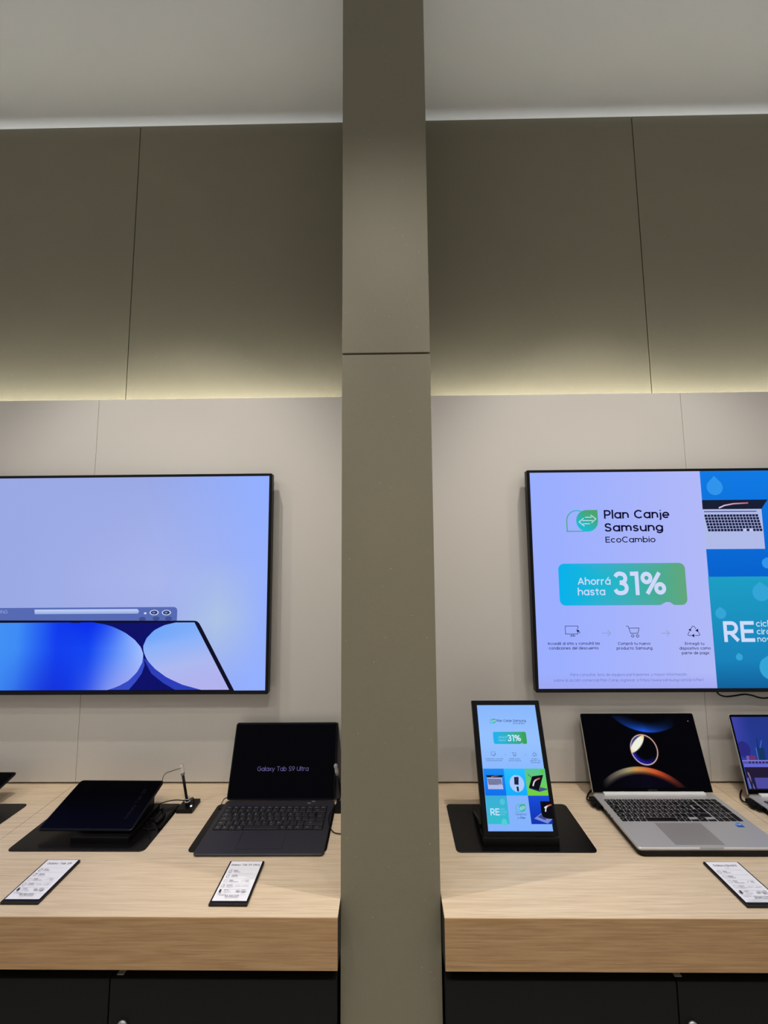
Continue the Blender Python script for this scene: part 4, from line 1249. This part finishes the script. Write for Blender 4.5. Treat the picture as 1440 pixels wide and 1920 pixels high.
alarm_post(-0.139, 1.2535, -0.0165, 'black alarm post half hidden behind the column',
           [[(-0.145, 1.245, Zt + 0.024), (-0.158, 1.235, Zt + 0.022), (-0.170, 1.215, Zt + 0.0135), (-0.1735, 1.185, Zt + 0.0125), (-0.165, 1.155, Zt + 0.010), (-0.150, 1.142, Zt + 0.004), (-0.125, 1.140, Zt + 0.003)]])

# -- loose cables lying on the mat
cb = thing('cable_bundle', 'loose black security cables lying on the mat beside the tilted tablet', 'cable', (-0.68, 1.18, Zt + 0.002))
def on_mat(pts, z):
    return [(p[0] + 0.68, p[1] - 1.18, z) for p in pts]
MB().tube(on_mat([(-0.6245, 1.2491), (-0.6263, 1.2340), (-0.6275, 1.2096), (-0.6267, 1.1828), (-0.6269, 1.1562)], 0.0042), 0.0042, 10).build('sleeve', M_RUBBER, cb)
MB().tube(on_mat([(-0.6640, 1.2402), (-0.6511, 1.2253), (-0.6442, 1.2084), (-0.6428, 1.1920), (-0.6456, 1.1794)], 0.0038), 0.0038, 10).build('plug', M_RUBBER, cb)
MB().tube(on_mat([(-0.6640, 1.2407), (-0.6841, 1.2390), (-0.6967, 1.2302), (-0.7002, 1.2096), (-0.6915, 1.1851), (-0.6754, 1.1627), (-0.6573, 1.1566), (-0.6379, 1.1594)], 0.0016), 0.0014, 8).build('wire', M_RUBBER, cb)
MB().tube(on_mat([(-0.7052, 1.2555), (-0.6931, 1.2377), (-0.6928, 1.2156), (-0.6883, 1.1989), (-0.6665, 1.1693), (-0.6449, 1.1433), (-0.6323, 1.1246)], 0.0018), 0.0012, 8).build('wire', M_RUBBER, cb)
MB().tube(on_mat([(-0.6470, 1.1805), (-0.6718, 1.1990), (-0.6865, 1.1896), (-0.7018, 1.1794), (-0.7167, 1.1737)], 0.0020), 0.0012, 8).build('wire', M_RUBBER, cb)
MB().tube(on_mat([(-0.6350, 1.2504), (-0.6516, 1.2390), (-0.6601, 1.2253), (-0.6618, 1.2060), (-0.6737, 1.1943)], 0.0022), 0.0010, 8).build('wire', M_RUBBER, cb)

# -- price tags
GREY1, GREY2, TXT = (150, 148, 152), (190, 188, 192), (60, 58, 64)
def price_tag(x, y, label, title, price, rows, sub=False, fine=False):
    t = thing('price_tag', label, 'price tag', (x, y, TOP_Z), group='price tags on the counters')
    MB().prism(rrect(-0.0412, 0.0412, -0.0600, 0.0592, 0.0012, 3), 0, 0.0062, 0.0010).build('holder', M_HOLDER, t)
    P = Paint(Matrix.Translation((0, 0, 0.00625)))
    x0, x1, y0, y1 = -0.0372, 0.0372, -0.0530, 0.0572
    P.poly([(x0, y0), (x1, y0), (x1, y1), (x0, y1)], (236, 234, 238))
    n = len(title)
    hw_ = min(0.0335, 0.0019 * n + 0.004)
    P.text(title, (-hw_, 0.0435), hw_, TXT, weight=0.02, res=2)
    if sub:
        P.rect(-0.004, 0.004, 0.0375, 0.0390, GREY2)
    ys = [0.0330 - 0.0142 * k for k in range(6)]
    for k, yy in enumerate(ys):
        P.rect(-0.031, 0.031, yy - 0.0003, yy + 0.0001, (200, 198, 202))
    for k, kind in enumerate(rows):
        yc = ys[k] - 0.0072
        if kind == 'solid':
            P.poly(rrect(-0.0305, -0.0265, yc - 0.004, yc + 0.004, 0.0006, 2), (34, 32, 38))
        elif kind == 'wide':
            P.line(rrect(-0.0315, -0.0245, yc - 0.0030, yc + 0.0030, 0.0008, 2), 0.0005, GREY1, True)
        else:
            P.line(rrect(-0.0310, -0.0255, yc - 0.0036, yc + 0.0036, 0.0014, 3), 0.0007, (120, 118, 124), True)
        P.rect(-0.0205, -0.0205 + 0.010 + 0.003 * (k % 2), yc + 0.0012, yc + 0.0026, GREY1)
        P.rect(-0.0205, -0.0205 + 0.016 + 0.006 * (k % 3 == 2), yc - 0.0026, yc - 0.0014, GREY2)
        if k == 2:
            P.line([(0.008, yc - 0.003), (0.014, yc + 0.003)], 0.0006, GREY1)
            P.rect(0.017, 0.025, yc + 0.0006, yc + 0.0018, GREY1)
            P.rect(0.017, 0.025, yc - 0.0024, yc - 0.0012, GREY2)
        if k == 3:
            P.rect(-0.002, 0.011, yc - 0.0006, yc + 0.0006, GREY2)
            P.rect(0.015, 0.029, yc - 0.0006, yc + 0.0006, GREY2)
        if k == 4:
            P.rect(0.006, 0.014, yc - 0.002, yc + 0.002, GREY2)
            P.rect(0.018, 0.027, yc - 0.003, yc + 0.003, GREY2)
    P.rect(-0.031, -0.014, -0.0408, -0.0396, GREY2)
    P.text(price, (-0.0120, -0.0475), 0.0175, TXT, weight=0.02, res=2)
    if fine:
        P.rect(x0 + 0.004, x1 - 0.004, -0.0520, -0.0508, (206, 204, 208))
    P.build('card', M_PRINT, t)
price_tag(-0.796, 0.986, 'white price card in black holder in front of the tilted tablet', 'Galaxy Tab S9', '$2.189.999', ['tall', 'tall', 'wide', 'tall', 'solid'])
price_tag(-0.3473, 0.983, 'white price card in black holder in front of the keyboard tablet', 'Galaxy Tab S9 Ultra', '$3.359.999', ['tall', 'tall', 'wide', 'tall', 'solid'])
price_tag(0.7795, 0.983, 'white price card in black holder in front of the silver laptop', 'Galaxy Book3', '$1.089.999', ['tall', 'wide', 'wide', 'wide', 'solid'], True, True)
